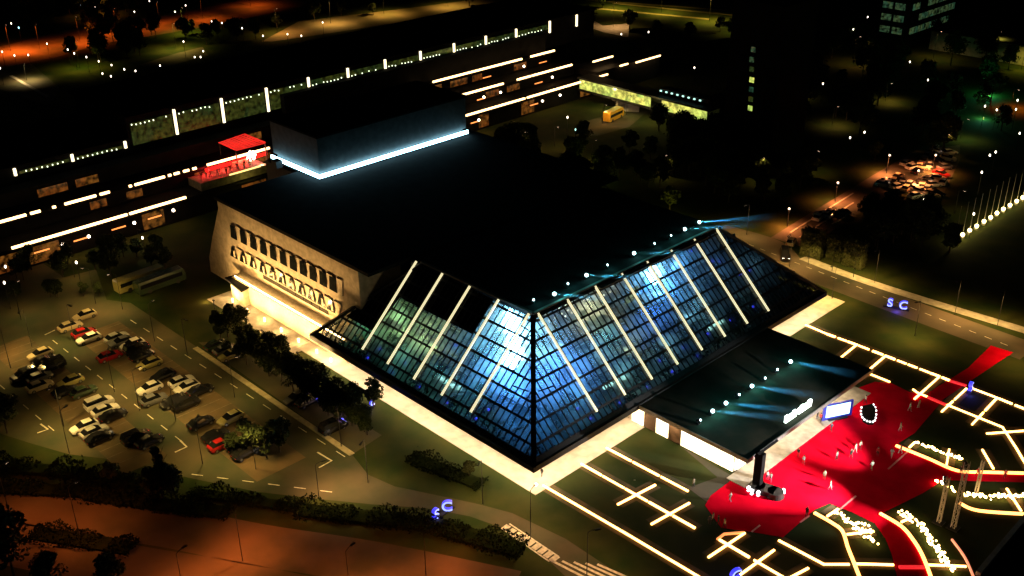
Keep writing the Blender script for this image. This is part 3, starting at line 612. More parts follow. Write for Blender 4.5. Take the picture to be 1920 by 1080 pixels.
# ================================================================== LIGHT LINES IN THE GARDEN
def strip(pts, label, m=M_strip, w=.27, h=.24, group='amber light lines edging the garden beds', dashed=False, z=0., sm=False, world=False):
    if sm: pts = smooth_line(pts, 5)
    P = [Vector((p.x, p.y, z)) for p in (G(u, v, z + h) for u, v in pts)]
    L = []; Rr = []
    for i, p in enumerate(P):
        d = (P[min(i + 1, len(P) - 1)] - P[max(i - 1, 0)]).normalized(); n = Vector((-d.y, d.x, 0)) * w / 2; L.append(p + n); Rr.append(p - n)
    b = MB()
    if dashed:
        for i in range(len(P) - 1):
            n = max(1, int((P[i + 1] - P[i]).length / 1.9))
            for k in range(n):
                f0 = (k + random.uniform(.02, .12)) / n; f1 = (k + random.uniform(.82, 1)) / n
                A, C = P[i].lerp(P[i + 1], f0), P[i].lerp(P[i + 1], f1); b.bar((A.x, A.y, z + h / 2), (C.x, C.y, z + h / 2), w * random.uniform(.45, .8), h)
    else:
        if len(P) == 2 and (P[1] - P[0]).length > 9:
            n = max(2, int((P[1] - P[0]).length / 4.2)); tt = [i / n for i in range(n + 1)]
            for i in range(n):
                g0, g1 = tt[i] + .03 / n, tt[i + 1] - (.03 if random.random() < .8 else .10) / n; A, C = P[0].lerp(P[1], g0), P[0].lerp(P[1], g1)
                b.bar((A.x, A.y, z + h / 2 + .04), (C.x, C.y, z + h / 2 + .04), w * random.uniform(.85, 1.15), h * random.uniform(.9, 1.05))
            return tag(obj('light_strip', b, m), label, 'light strip', group)
        n = len(P); vs = [(q.x, q.y, z + .04) for q in L] + [(q.x, q.y, z + .04) for q in Rr] + [(q.x, q.y, z + h) for q in L] + [(q.x, q.y, z + h) for q in Rr]; fs = []
        for i in range(n - 1):
            fs += [(2 * n + i, 3 * n + i, 3 * n + i + 1, 2 * n + i + 1), (i, 2 * n + i, 2 * n + i + 1, i + 1), (n + i, n + i + 1, 3 * n + i + 1, 3 * n + i)]
        fs += [(0, n, 3 * n, 2 * n), (n - 1, 3 * n - 1, 4 * n - 1, 2 * n - 1)]; b.add(vs, fs)
    return tag(obj('light_strip', b, m), label, 'light strip', group)
SL = [
 ([(1018, 909), (1175, 1000), (1340, 1098)], 'longest amber light line running from the bright hall corner down the lawn', 0),
 ([(1088, 868), (1308, 992)], 'amber light line crossed by two shorter bars left of the plaza', 0),
 ([(1135, 838), (1292, 921)], 'amber light line nearest the white shopfront', 0),
 ([(1158, 945), (1229, 908)], 'short amber bar crossing the middle lawn line nearer the hall', 0),
 ([(1221, 982), (1293, 942)], 'short amber bar crossing the middle lawn line nearer the plaza', 0),
 ([(1328, 1044), (1397, 998)], 'short amber bar crossing at the lower left tip of the red carpet', 0),
 ([(1347, 1010), (1480, 1088)], 'amber line through the crossing below the red carpet', 0),
 ([(1386, 1078), (1452, 1030)], 'short amber bar above the blue sign at the bottom edge', 0),
 ([(1460, 1012), (1545, 1057), (1593, 1057)], 'bent amber line below the carpet corner', 0),
 ([(1605, 1056), (1676, 1058)], 'level amber bar between the two curved paths', 0),
 ([(1740, 1058), (1812, 1061)], 'level amber bar crossing the long row of globes', 0),
 ([(1478, 1084), (1516, 1064)], 'stub of amber bar at the bottom edge under the bent line', 0),
 ([(1464, 633), (1670, 716)], 'inner amber line from the bright walk to the red carpet corner', 0),
 ([(1557, 686), (1607, 645)], 'cross bar nearest the hall on the upper garden ladder', 0),
 ([(1612, 708), (1662, 665)], 'second cross bar from the hall on the upper garden ladder', 0),
 ([(1714, 748), (1762, 705)], 'third cross bar of the upper garden, beside the carpet', 0),
 ([(1765, 772), (1813, 727)], 'cross bar ending at the blue upright letter', 0),
 ([(1822, 796), (1870, 745)], 'last cross bar of the upper garden towards the frame edge', 0),
 ([(1712, 729), (1720, 735), (1739, 743)], 'short amber stub with a hooked end beside the carpet', 0),
 ([(1776, 758), (1880, 800), (1905, 838), (1930, 880)], 'bent amber line turning down towards the right frame edge', 0),
 ([(1850, 812), (1930, 806)], 'level amber bar crossing the bend at the right frame edge', 0),
 ([(1842, 842), (1863, 878)], 'lone short slanting amber bar right of the upper globe bed', 0),
 ([(1780, 841), (1775, 871)], 'upright amber bar crossing the upper globe bed', 0),
 ([(1888, 915), (1915, 957)], 'slanting amber bar crossing the right globe bed', 0),
 ([(1551, 967), (1572, 953)], 'small amber bar at the head of the lower left globe bed', 0),
 ([(1588, 1001), (1639, 995)], 'amber bar crossing the lower left globe bed', 0),
 ([(1690, 978), (1712, 968)], 'small amber bar at the head of the long globe bed', 0),
 ([(1705, 838), (1716, 828)], 'small amber bar at the carpet end of the upper globe bed', 0),
 ([(1510, 608), (1550, 625)], 'solid start of the outer amber line at the bright walk', 0),
 ([(1820, 726), (1870, 745)], 'solid part of the outer line right of the blue letter', 0)]
M_halo = mat('halo_border', (.030, .032, .010), .95, 0, .35, col2=(.095, .062, .024), bump=.5, detail=8)  # brown strips added under the light lines to give an amber halo
sb_ = MB()
for k_, (pts, lb, _) in enumerate(SL): ribbon(sb_, [G(*p) for p in pts], 2.3, .012 + .0007 * k_)
for k_, pts in enumerate(([(1550, 625), (1608, 646), (1660, 666), (1765, 706), (1782, 713)], [(1870, 745), (1930, 769)])): ribbon(sb_, [G(*p) for p in pts], 2.3, .009 + .001 * k_)
struct('halo_border', sb_, M_halo)
for pts, lb, _ in SL: strip(pts, lb)
strip([(1550, 625), (1608, 646), (1660, 666), (1765, 706), (1782, 713)], 'broken twinkling outer amber line along the upper garden edge', dashed=True, w=.6)
strip([(1870, 745), (1930, 769)], 'broken end of the outer amber line at the right frame edge', dashed=True, w=.6)
for pts, lb in (([(1680, 834), (1740, 858), (1795, 881), (1850, 884), (1930, 886)], 'curved amber kerb light along the upper side of the right red path'), ([(1800, 942), (1835, 956), (1930, 963)], 'curved amber kerb light below the right globe bed'),
                ([(1527, 960), (1562, 980), (1580, 995), (1590, 1025), (1600, 1050), (1614, 1086)], 'curved thin amber kerb light left of the lower left globe bed'), ([(1650, 961), (1690, 985), (1712, 1010), (1730, 1040), (1748, 1086)], 'curved amber kerb light on the right of the lower red path')):
    strip(pts, lb, M_stripdim, .42, .3, 'curved kerb lights along the red paths', sm=True)
strip([(1785, 1010), (1810, 1045), (1828, 1086)], 'dim pinkish curved kerb light at the foot of the truss masts', mat('pink_led', (.6, .4, .3), .5, .05, 4, emit=(1, .30, .16), es=1.2), .25, .3, 'curved kerb lights along the red paths', sm=True)
strip([(1345, 1010), (1358, 1000), (1395, 997)], 'dim orange kerb light round the lower left carpet tip', mat('orange_led', (.6, .4, .3), .5, .05, 4, emit=(1, .30, .08), es=1.3), .3, .3, 'curved kerb lights along the red paths')
for pts, lb in (([(1782, 713), (1812, 722)], 'red lit stretch of the outer line before the blue letter'), ([(1739, 743), (1774, 758)], 'red lit stretch of the inner line across the carpet'), ([(1686, 1062), (1733, 1062)], 'red lit bar across the lower red path')):
    strip(pts, lb, M_stripred, .5, .3, 'red light lines crossing the carpets')
b = MB()
for a, c in (((1666, 925), (1700, 847)), ((1570, 958), (1606, 928)),): pass
for a, c in (((1665, 880), (1701, 848)), ((1573, 957), (1605, 930)), ((1500, 980), (1518, 967)), ((1409, 998), (1425, 985))):
    ribbon(b, [G(*a), G(*c)], .28, .042)
struct('carpet_seam', b, mat('pink_tape', (.75, .25, .22), .6, .1, 3))
# masses of glowing globes on stems in the planting beds
gb = MB(); gb.ball((0, 0, .62), .17, 10, 7, 0); g_globe = gb.mesh('globe', M_globe)
gb = MB(); gb.cyl((0, 0), .03, 0, .5, 6); g_stem = gb.mesh('stem', M_dark)
def globe(p, label, group, s=1.):
    t = thing('globe_light', label, 'garden light', p, 0, group); t.scale = (s, s, s); link('globe', g_globe, t); link('stem', g_stem, t)
def bed(line, n, spread, label):
    P = [G(u, v, .5) for u, v in line]; seg = [(P[i + 1] - P[i]).length for i in range(len(P) - 1)]; T = sum(seg)
    for k in range(n):
        d = T * (k + .5) / n; i = 0
        while d > seg[i] and i < len(seg) - 1: d -= seg[i]; i += 1
        q = P[i].lerp(P[i + 1], d / seg[i]); q = q + Vector((random.uniform(-spread, spread), random.uniform(-spread, spread), 0)); q.z = 0
        globe(q, label, label.replace('glowing globe light', 'globe lights').replace('one of many ', ''), random.uniform(.75, 1.15))
bed([(1716, 828), (1760, 846), (1806, 862)], 34, .35, 'one of many glowing globe light bulbs in the upper bed right of the plaza')
bed([(1757, 904), (1772, 905)], 8, .4, 'one of the glowing globe light bulbs by the slim truss post'); bed([(1780, 913), (1793, 922)], 7, .3, 'one of the glowing globe light bulbs between the two truss masts')
bed([(1805, 926), (1850, 932), (1925, 930)], 58, .45, 'one of many glowing globe light bulbs in the right bed below the red path')
bed([(1566, 960), (1600, 985), (1640, 1018)], 44, .55, 'one of many glowing globe light bulbs in the lower left bed')
bed([(1606, 985), (1622, 985), (1632, 1000)], 12, .5, 'one of the glowing globe light bulbs beside the cross bar of the lower left bed')
bed([(1688, 960), (1722, 982), (1745, 1010), (1785, 1070)], 80, .55, 'one of many glowing globe light bulbs in the long bed beside the truss masts')
# ================================================================== PLAZA OBJECTS
# truss masts with floodlights
def truss(base, top, w, label, lights):
    t = thing('lighting_mast', label, 'lighting mast', base, 0, 'truss lighting masts by the plaza'); H = top
    b = MB()
    for sx in (-1, 1):
        for sy in (-1, 1): b.tube([(sx * w, sy * w, 0), (sx * w, sy * w, H)], .06, 6)
    n = int(H / .8)
    for k in range(n):
        z0, z1 = H * k / n, H * (k + 1) / n; s = 1 if k % 2 else -1
        for a, c in (((-w * s, -w, z0), (w * s, -w, z1)), ((w, -w * s, z0), (w, w * s, z1)), ((w * s, w, z0), (-w * s, w, z1)), ((-w, w * s, z0), (-w, -w * s, z1))): b.tube([a, c], .035, 5)
    obj('truss', b, M_galv, t); b = MB(); b.box((0, 0, .1), (w * 2 + 1, w * 2 + 1, .2)); obj('base_plate', b, M_black, t)
    for k, (aim, pw, sp) in enumerate(lights):
        p = Vector((base[0], base[1], H - .2 - .5 * k)); d = (Vector(aim) - p).normalized(); q = d.to_track_quat('Z', 'Y')
        b = MB(); b.box((0, 0, 0), (.6, .45, .3)); h = obj('floodlight', b, M_black, t, Vector((0, 0, H - .2 - .5 * k)) + d * .45); h.rotation_mode = 'QUATERNION'; h.rotation_quaternion = q
        b = MB(); b.box((0, 0, .17), (.5, .36, .04)); obj('lens', b, M_white, h)
        lamp('SPOT', p + d * .9, pw, (1, .93, .84), t, aim=aim, spot=sp, size=.18, blend=.8)
    return t
m1, m2 = G(1760, 980), G(1787, 990)
truss(m1, 8.1, .22, 'slimmer truss mast nearer the plaza carrying a floodlight', [(G(1370, 885), 165000, 42), (G(1580, 968), 13000, 40)])
truss(m2, 11.6, .28, 'taller truss mast right of the slim one', [(G(1490, 795), 125000, 33), (G(1690, 836), 9000, 20)])
truss(G(1830, 925), 6.0, .18, 'short truss mast beside the right globe bed with a leaning brace', [(G(1850, 895), 900, 70)])
b = MB()
A, C = G(1833, 1080), G(1925, 970)
b.bar((A.x, A.y, .35), (C.x, C.y, .35), .7, .7); tag(obj('low_wall', b, M_conc), 'straight low garden wall running to the lower right frame corner', 'wall')
b = MB(); A, C = G(1530, 1078), G(1600, 1010)
# tall black display tower with ringed base
dt = thing('display_tower', 'black tower with a tilted top panel on a round base ringed by white lights', 'stage tower', G(1436, 926))
b = MB(); b.tube([(-1.6, 0, 0), (-1.6, 0, .9)], [1.3, 1.2], 20); b.tube([(1.2, .6, 0), (1.2, .6, .9)], [1.4, 1.2], 20); b.box((-.2, .3, .45), (2.8, 2.2, .9), .25); obj('base', b, M_black, dt)
p = G(1418, 915) - G(1436, 926)
b = MB(); b.box((p.x, p.y + .2, 3.2), (1.3, .9, 6.4), 0); obj('column', b, M_roof, dt)
b = MB(); b.box((p.x, p.y + 1.6, 6.5), (.4, 5.2, 1.0), 0, 0, Matrix.Rotation(math.radians(35), 3, 'Y')); obj('top_panel', b, M_roof, dt)
M_port = mat('white_port', (.8, .8, .8), .4, .05, 4, emit=(.95, .98, 1), es=2.6)
for u, v in ((1403, 921), (1409, 927), (1421, 930), (1437, 928), (1457, 927), (1468, 926)):
    q = G(u, v) - G(1436, 926)
    b = MB(); b.box((q.x, q.y, .68), (.4, .5, .32)); b.box((q.x + .1, q.y - .1, .25), (.36, .46, .14)); obj('light_panel', b, M_port, dt)
bc = thing('bar_counter', 'rounded black counter ringed with white lamps beside the bright screen', 'counter', G(1627, 786))
c0 = G(1627, 786); ring = [G(1616, 770), G(1614, 782), G(1618, 792), G(1627, 797), G(1637, 797), G(1640, 788), G(1640, 775), G(1634, 766)]
b = MB(); b.prism([(q - c0) for q in ring], 0, 1.0); obj('counter', b, M_roof, bc)
pr = [q - c0 for q in ring]
for i in range(8):
    for k in range(2):
        q = pr[i].lerp(pr[(i + 1) % 8], .25 + .5 * k)
        if i == 7: continue
        b = MB(); b.ball((q.x * 1.12, q.y * 1.12, .8), .17, 8, 5); obj('lamp', b, M_port, bc)
scr = thing('video_screen', 'bright pale blue video screen in a blue frame at the plaza edge', 'screen', G(1570, 790))
c0 = G(1570, 790); A, C = G(1547, 783, .6) - c0, G(1591, 774, .6) - c0; d = (C - A); rz = math.atan2(d.y, d.x); L = d.length; mid = (A + C) / 2
Rm = Matrix.Rotation(rz, 3, 'Z'); nrm = Rm @ Vector((0, -1, 0))
b = MB(); b.box((mid.x, mid.y, 1.65), (L + 1.1, .3, 3.0), rz); obj('frame', b, mat('blue_frame', (.02, .03, .25), .5, .2, 2, emit=(.01, .02, .45), es=.5), scr)
b = MB(); b.box((mid.x + nrm.x * .18, mid.y + nrm.y * .18, 1.75), (L, .06, 2.2), rz); obj('panel', b, M_screen, scr)
b = MB(); b.box((mid.x, mid.y, .12), (L * .8, 1.2, .24), rz); obj('stand', b, M_black, scr)
# ------------------------------------------------------------------ blue letter signs
def letter_mesh(ch, size, ex):
    cu = bpy.data.curves.new('letter', 'FONT'); cu.body = ch; cu.size = size; cu.extrude = ex; cu.offset = .03; cu.align_x = 'CENTER'
    to = bpy.data.objects.new('letter', cu); COL.objects.link(to); bpy.context.view_layer.update()
    me = bpy.data.meshes.new_from_object(to.evaluated_get(bpy.context.evaluated_depsgraph_get())); bpy.data.objects.remove(to)
    me.materials.clear(); me.materials.append(M_blueface); me.materials.append(M_blueled)
    for p in me.polygons: p.material_index = 0 if abs(p.normal.z) > .9 else 1
    me.name = 'letter'; return me
ms, mc = letter_mesh('S', 2.4, .3), letter_mesh('C', 2.4, .3)
def sign(u, v, rzs, label, sc=1., letters='SC', gap=2.1, pw=160):
    t = thing('letter_sign', label, 'sign', G(u, v), 0, 'blue lit letter signs'); k = 0
    yaw = math.radians(rzs[0])
    for i, ch in enumerate(letters):
        o = link('letter', ms if ch == 'S' else mc, t, (math.cos(yaw) * gap * sc * (i - (len(letters) - 1) / 2), math.sin(yaw) * gap * sc * (i - (len(letters) - 1) / 2), .25)); o.rotation_euler = (math.pi / 2, 0, math.radians(rzs[i])); o.scale = (sc, sc, sc)
    b = MB(); b.box((0, 0, .12), (gap * sc * len(letters), .7 * sc, .24), yaw); obj('plinth', b, M_blueled if False else M_dark, t)
    lamp('POINT', G(u, v) + Vector((.8, -1.4, .6)), pw, (.08, .06, 1), t, size=.3); return t
sign(828, 966, (95, 48), 'blue lit letter sign with a bright letter C on the road verge', gap=2.4)
sign(1680, 578, (18, 35), 'blue lit letter sign beside the perimeter road', gap=2.5)
sign(1818, 734, (100,), 'single blue upright letter standing at the outer amber line', letters='S')
sign(1378, 1088, (70,), 'blue letter cut by the bottom frame edge', letters='C', pw=300)
sign(662, 748, (95, 95), 'dim blue letter sign among trees by the hall', .7, pw=60); sign(698, 762, (95,), 'small blue letter behind a tree near the walk', .6, letters='C', pw=50)

# ================================================================== PEOPLE
def person_mesh(pose, cloth):
    J = {'pel': (0, 0, .95), 'ch': (.02, 0, 1.3), 'nk': (.02, 0, 1.5), 'hd': (.04, 0, 1.62), 'tp': (.03, 0, 1.76)}
    a, l = pose
    E = [('pel', 'ch'), ('ch', 'nk'), ('nk', 'hd'), ('hd', 'tp')]; Rd = {'pel': .16, 'ch': .17, 'nk': .065, 'hd': .105, 'tp': .075}
    for s, n in ((1, 'l'), (-1, 'r')):
        sw = l * s
        J[n + 'hip'] = (0, .1 * s, .9); J[n + 'kn'] = (.03 + sw * .5, .11 * s, .5); J[n + 'an'] = (sw * .85 - .03, .11 * s, .09); J[n + 'to'] = (sw * .85 + .15, .12 * s, .04)
        J[n + 'sh'] = (.01, .19 * s, 1.42); J[n + 'el'] = (-sw * .35 - .03 + a * .1, .25 * s, 1.13); J[n + 'wr'] = (-sw * .4 + .05 + a * .28, .24 * s - a * .1 * s, .90 + a * .15); J[n + 'ha'] = (-sw * .4 + .08 + a * .36, .23 * s - a * .12 * s, .80 + a * .22)
        E += [('pel', n + 'hip'), (n + 'hip', n + 'kn'), (n + 'kn', n + 'an'), (n + 'an', n + 'to'), ('ch', n + 'sh'), (n + 'sh', n + 'el'), (n + 'el', n + 'wr'), (n + 'wr', n + 'ha')]
        for q, r in (('hip', .1), ('kn', .07), ('an', .05), ('to', .045), ('sh', .075), ('el', .052), ('wr', .036), ('ha', .04)): Rd[n + q] = r
    K = list(J); me = bpy.data.meshes.new('body'); me.from_pydata([J[k] for k in K], [(K.index(p), K.index(q)) for p, q in E], [])
    o = bpy.data.objects.new('tmp', me); COL.objects.link(o); sk = o.modifiers.new('s', 'SKIN'); sk.use_smooth_shade = True; o.modifiers.new('u', 'SUBSURF').levels = 1
    lay = me.skin_vertices[0].data
    for i, k in enumerate(K): lay[i].radius = (Rd[k], Rd[k]); lay[i].use_root = (k == 'pel')
    bpy.context.view_layer.update(); out = bpy.data.meshes.new_from_object(o.evaluated_get(bpy.context.evaluated_depsgraph_get())); bpy.data.objects.remove(o)
    out.materials.clear()
    for m in (M_skin, cloth[0], cloth[1]): out.materials.append(m)
    for p in out.polygons:
        c = p.center; p.material_index = 0 if c.z > 1.5 or (abs(c.y) > .18 and c.z < .95 and c.z > .7) else (1 if c.z > .93 else 2)
        p.use_smooth = True
    out.name = 'body'; return out
hb = MB(); hb.ball((.02, 0, 1.68), .118, 10, 7, 0, (1, .95, .95)); hair_me = hb.mesh('hair', M_hair)
cl = {n: mat('cloth_' + n, c, .85, .2, 8) for n, c in (('black', (.015, .015, .018)), ('navy', (.03, .04, .09)), ('white', (.34, .33, .32)), ('grey', (.25, .25, .26)), ('beige', (.20, .16, .11)), ('red', (.4, .03, .03)))}
PM = {}
def person(p, rz, pose, top, bot, label, group='people standing about'):
    key = (pose, top, bot)
    if key not in PM: PM[key] = person_mesh(pose, (cl[top], cl[bot]))
    t = thing('person', label, 'person', p, rz, group); link('body', PM[key], t); link('hair', hair_me, t); return t
PL = [(1016, 893, 'black', 'black', 'person in black standing on the bright walk at the hall corner'), (1603, 848, 'white', 'grey', 'person in a pale top at mid carpet, left one of a pair'), (1612, 843, 'white', 'black', 'person in white and black at mid carpet, right one of a pair'),
 (1645, 855, 'red', 'black', 'person in a red top on the right half of the carpet'), (1671, 858, 'white', 'white', 'person all in white near the right carpet seam'), (1688, 850, 'beige', 'grey', 'person in beige by the curved kerb light start'),
 (1568, 863, 'grey', 'black', 'person in grey left of the dark patch of carpet'), (1595, 858, 'black', 'black', 'person in black at the tip of the dark patch of carpet'), (1634, 881, 'white', 'beige', 'person in white and beige inside the dark patch'),
 (1545, 899, 'beige', 'beige', 'person in beige on the middle left carpet, upper one of two'), (1556, 918, 'grey', 'grey', 'person in grey on the middle left carpet, lower one of two'), (1558, 809, 'navy', 'black', 'person in navy on the magenta patch below the screen'),
 (1532, 786, 'black', 'navy', 'person in black and navy left of the screen, nearer the sign'), (1538, 791, 'red', 'black', 'person in red and black close to the screen corner'), (1705, 771, 'white', 'grey', 'person in white at the upper carpet by the garden, left one'),
 (1722, 765, 'white', 'white', 'person in white at the upper carpet by the garden, right one'), (1687, 808, 'beige', 'grey', 'person in beige at the upper right carpet edge'), (1622, 757, 'white', 'black', 'person in a white top behind the black counter'),
 (1438, 900, 'white', 'navy', 'person in white just behind the round black base'), (1444, 904, 'grey', 'navy', 'person in grey just behind the round black base'), (1369, 940, 'white', 'grey', 'person in white on the lower left carpet'),
 (1300, 914, 'beige', 'black', 'person in beige on the grass at the end of the shopfront line'), (1317, 848, 'black', 'black', 'person in black before the white shopfront, farthest left'), (1326, 854, 'black', 'navy', 'person in dark clothes before the shopfront, second from left'),
 (1339, 862, 'grey', 'black', 'person in grey before the shopfront, third from left'), (1354, 869, 'black', 'grey', 'person in a black top before the shopfront near the plaza'), (1364, 871, 'navy', 'black', 'person in navy before the shopfront nearest the plaza'),
 (1496, 857, 'black', 'red', 'person in black and red before the pavilion front'), (1506, 871, 'grey', 'red', 'person in grey and red before the pavilion front'), (1512, 968, 'black', 'black', 'person in black at the lower carpet corner'),
 (1800, 890, 'black', 'navy', 'person in dark clothes beside the tall truss mast'), (1832, 893, 'red', 'red', 'person in red on the right path near the short mast'), (1883, 897, 'red', 'black', 'person in a red top farthest along the right path'),
 (1336, 979, 'white', 'black', 'person in white with a dark group at the lower left carpet edge'), (1346, 984, 'black', 'black', 'person in black with the group at the lower left carpet edge'), (1358, 990, 'grey', 'black', 'person in grey with the group at the lower left carpet edge'), (1330, 984, 'navy', 'black', 'person in navy with the group at the lower left carpet edge')]
poses = [(0., .12), (.6, .28), (.2, -.3)]
for i, (u, v, a, c, lb) in enumerate(PL): person(G(u, v, .05), random.uniform(0, 6.28), poses[i % 3], a, c, lb)
cls = ['black', 'white', 'red', 'grey', 'navy', 'beige']
for i in range(16):
    y = 26 + i * 1.25 + random.uniform(-.3, .3); a, c = cls[i % 6], cls[(i * 5 + 2) % 6]
    person((-138.6 + random.uniform(-1.6, 1.6), 24 + (y - 26) * .8, 7.92), random.uniform(0, 6), poses[i % 3], a, c, 'person in a %s top and %s trousers in the terrace crowd under the red pergola' % (a, c), 'crowd on the red lit terrace')

# ================================================================== VEHICLES
def loft(secs, mi=0):
    b = MB(); n = len(secs[0]); vs = [p for s in secs for p in s]; fs = []
    for i in range(len(secs) - 1): fs += [(i * n + k, i * n + (k + 1) % n, (i + 1) * n + (k + 1) % n, (i + 1) * n + k) for k in range(n)]
    fs += [tuple(range(n - 1, -1, -1)), tuple((len(secs) - 1) * n + k for k in range(n))]; b.add(vs, fs, mi); return b
def csec(x, wb, wt, zb, zm, zt): return [(x, -wb, zb), (x, -wb * 1.03, zm), (x, -wt, zt), (x, wt, zt), (x, wb * 1.03, zm), (x, wb, zb)]
CARM = {}
def car_data(kind):
    k = 1.0 if kind == 'car' else 1.0
    if kind == 'car': S1 = [(-2.15, .70, .62, .42, .6, .80), (-2.0, .84, .76, .28, .62, .95), (-1.2, .88, .80, .22, .62, .98), (.8, .88, .80, .22, .62, .96), (1.75, .85, .72, .24, .58, .82), (2.15, .72, .56, .36, .52, .66)]; cab = [(-1.85, .74, .66, .96), (-1.15, .78, .60, 1.42), (.15, .78, .60, 1.44), (1.05, .76, .68, .95)]; zr = 1.45
    else: S1 = [(-2.3, .80, .74, .42, .8, 1.1), (-2.2, .92, .86, .28, .8, 1.2), (-1.2, .94, .86, .24, .8, 1.22), (.9, .94, .86, .24, .8, 1.2), (1.9, .90, .78, .26, .7, 1.02), (2.25, .78, .62, .38, .6, .84)]; cab = [(-2.22, .82, .74, 1.2), (-1.95, .84, .70, 1.85), (.35, .84, .70, 1.9), (1.25, .82, .74, 1.18)]; zr = 1.9
    body = loft([csec(*s) for s in S1])
    c = cab; body.add([(c[1][0] - .05, -c[1][2], c[1][3] + .02), (c[2][0] + .05, -c[2][2], c[2][3] + .02), (c[2][0] + .05, c[2][2], c[2][3] + .02), (c[1][0] - .05, c[1][2], c[1][3] + .02), (c[1][0], -c[1][2] * .9, zr + .05), (c[2][0], -c[2][2] * .9, zr + .05), (c[2][0], c[2][2] * .9, zr + .05), (c[1][0], c[1][2] * .9, zr + .05)], [(4, 5, 6, 7), (0, 1, 5, 4), (1, 2, 6, 5), (2, 3, 7, 6), (3, 0, 4, 7)])
    glass = MB(); zb = c[0][3] - .03; f = [(-c[0][1]), c[0][1]]
    vs = [(c[0][0], -c[0][1], zb), (c[3][0], -c[3][1], zb), (c[3][0], c[3][1], zb), (c[0][0], c[0][1], zb), (c[1][0], -c[1][2], c[1][3]), (c[2][0], -c[2][2], c[2][3]), (c[2][0], c[2][2], c[2][3]), (c[1][0], c[1][2], c[1][3])]
    glass.add(vs, [(4, 5, 6, 7), (0, 1, 5, 4), (1, 2, 6, 5), (2, 3, 7, 6), (3, 0, 4, 7)])
    wh = MB(); wh.tube([(0, -.11, 0), (0, .11, 0)], .33, 14); rim = MB(); rim.tube([(0, -.12, 0), (0, .12, 0)], .2, 10)
    hl = MB(); hl.box((0, 0, 0), (.16, .34, .14)); 
    return body.mesh('body', mat('car_paint_black', (.01, .01, .012), .22, .1, 3, coat=.6)), glass.mesh('window', M_carglass), wh.mesh('wheel', M_tyre), rim.mesh('rim', M_grey), hl.mesh('headlight', M_lens), hl.mesh('tail_light', M_tail)
PA = {'black': (.010, .010, .012), 'white': (.75, .72, .68), 'beige': (.55, .45, .28), 'red': (.30, .012, .012), 'grey': (.13, .13, .14), 'silver': (.40, .40, .38), 'green': (.03, .05, .025), 'olive': (.32, .28, .10), 'navy': (.015, .02, .05), 'yellow': (.7, .38, .03)}
PAINT = {k: mat('car_paint_' + k, c, .25, .08, 3, coat=.6, metal=.0) for k, c in PA.items()}
M_hl_on = mat('headlight_on', (.8, .8, .8), .3, .05, 4, emit=(1, .97, .9), es=12)
def car(u, v, colr, label, ang=90., kind='car', lights=False, group='cars in the left car park', z=0., at=None):
    if kind not in CARM: CARM[kind] = car_data(kind)
    bo, gl, wh, rim, hl, tl = CARM[kind]; p = (at or G(u, v, .7)).copy(); p.z = z + .012
    t = thing('parked_car' if not lights else 'moving_car', label, 'car', p, math.radians(ang), group); t.scale = (1.08, 1.08, 1.08)
    o = link('body', bo, t); o.material_slots[0].link = 'OBJECT'; o.material_slots[0].material = PAINT[colr]
    link('window', gl, t)
    for x in (-1.32, 1.34):
        for s in (-1, 1): w = link('wheel', wh, t, (x, s * .80, .33)); link('rim', rim, w)
    for s in (-1, 1):
        h = link('headlight', hl, t, (2.02 if kind == 'car' else 2.14, s * .52, .62 if kind == 'car' else .8)); link('tail_light', tl, t, (-2.08 if kind == 'car' else -2.22, s * .55, .72 if kind == 'car' else .9))
        if lights: h.material_slots[0].link = 'OBJECT'; h.material_slots[0].material = M_hl_on
    if lights:
        d = Vector((math.cos(math.radians(ang)), math.sin(math.radians(ang)), 0)); q = p + d * 2.3 + Vector((0, 0, .7)); lamp('SPOT', q, 2600, (.9, .93, 1), t, aim=q + d * 8 - Vector((0, 0, .7)), spot=55, size=.1)
    return t
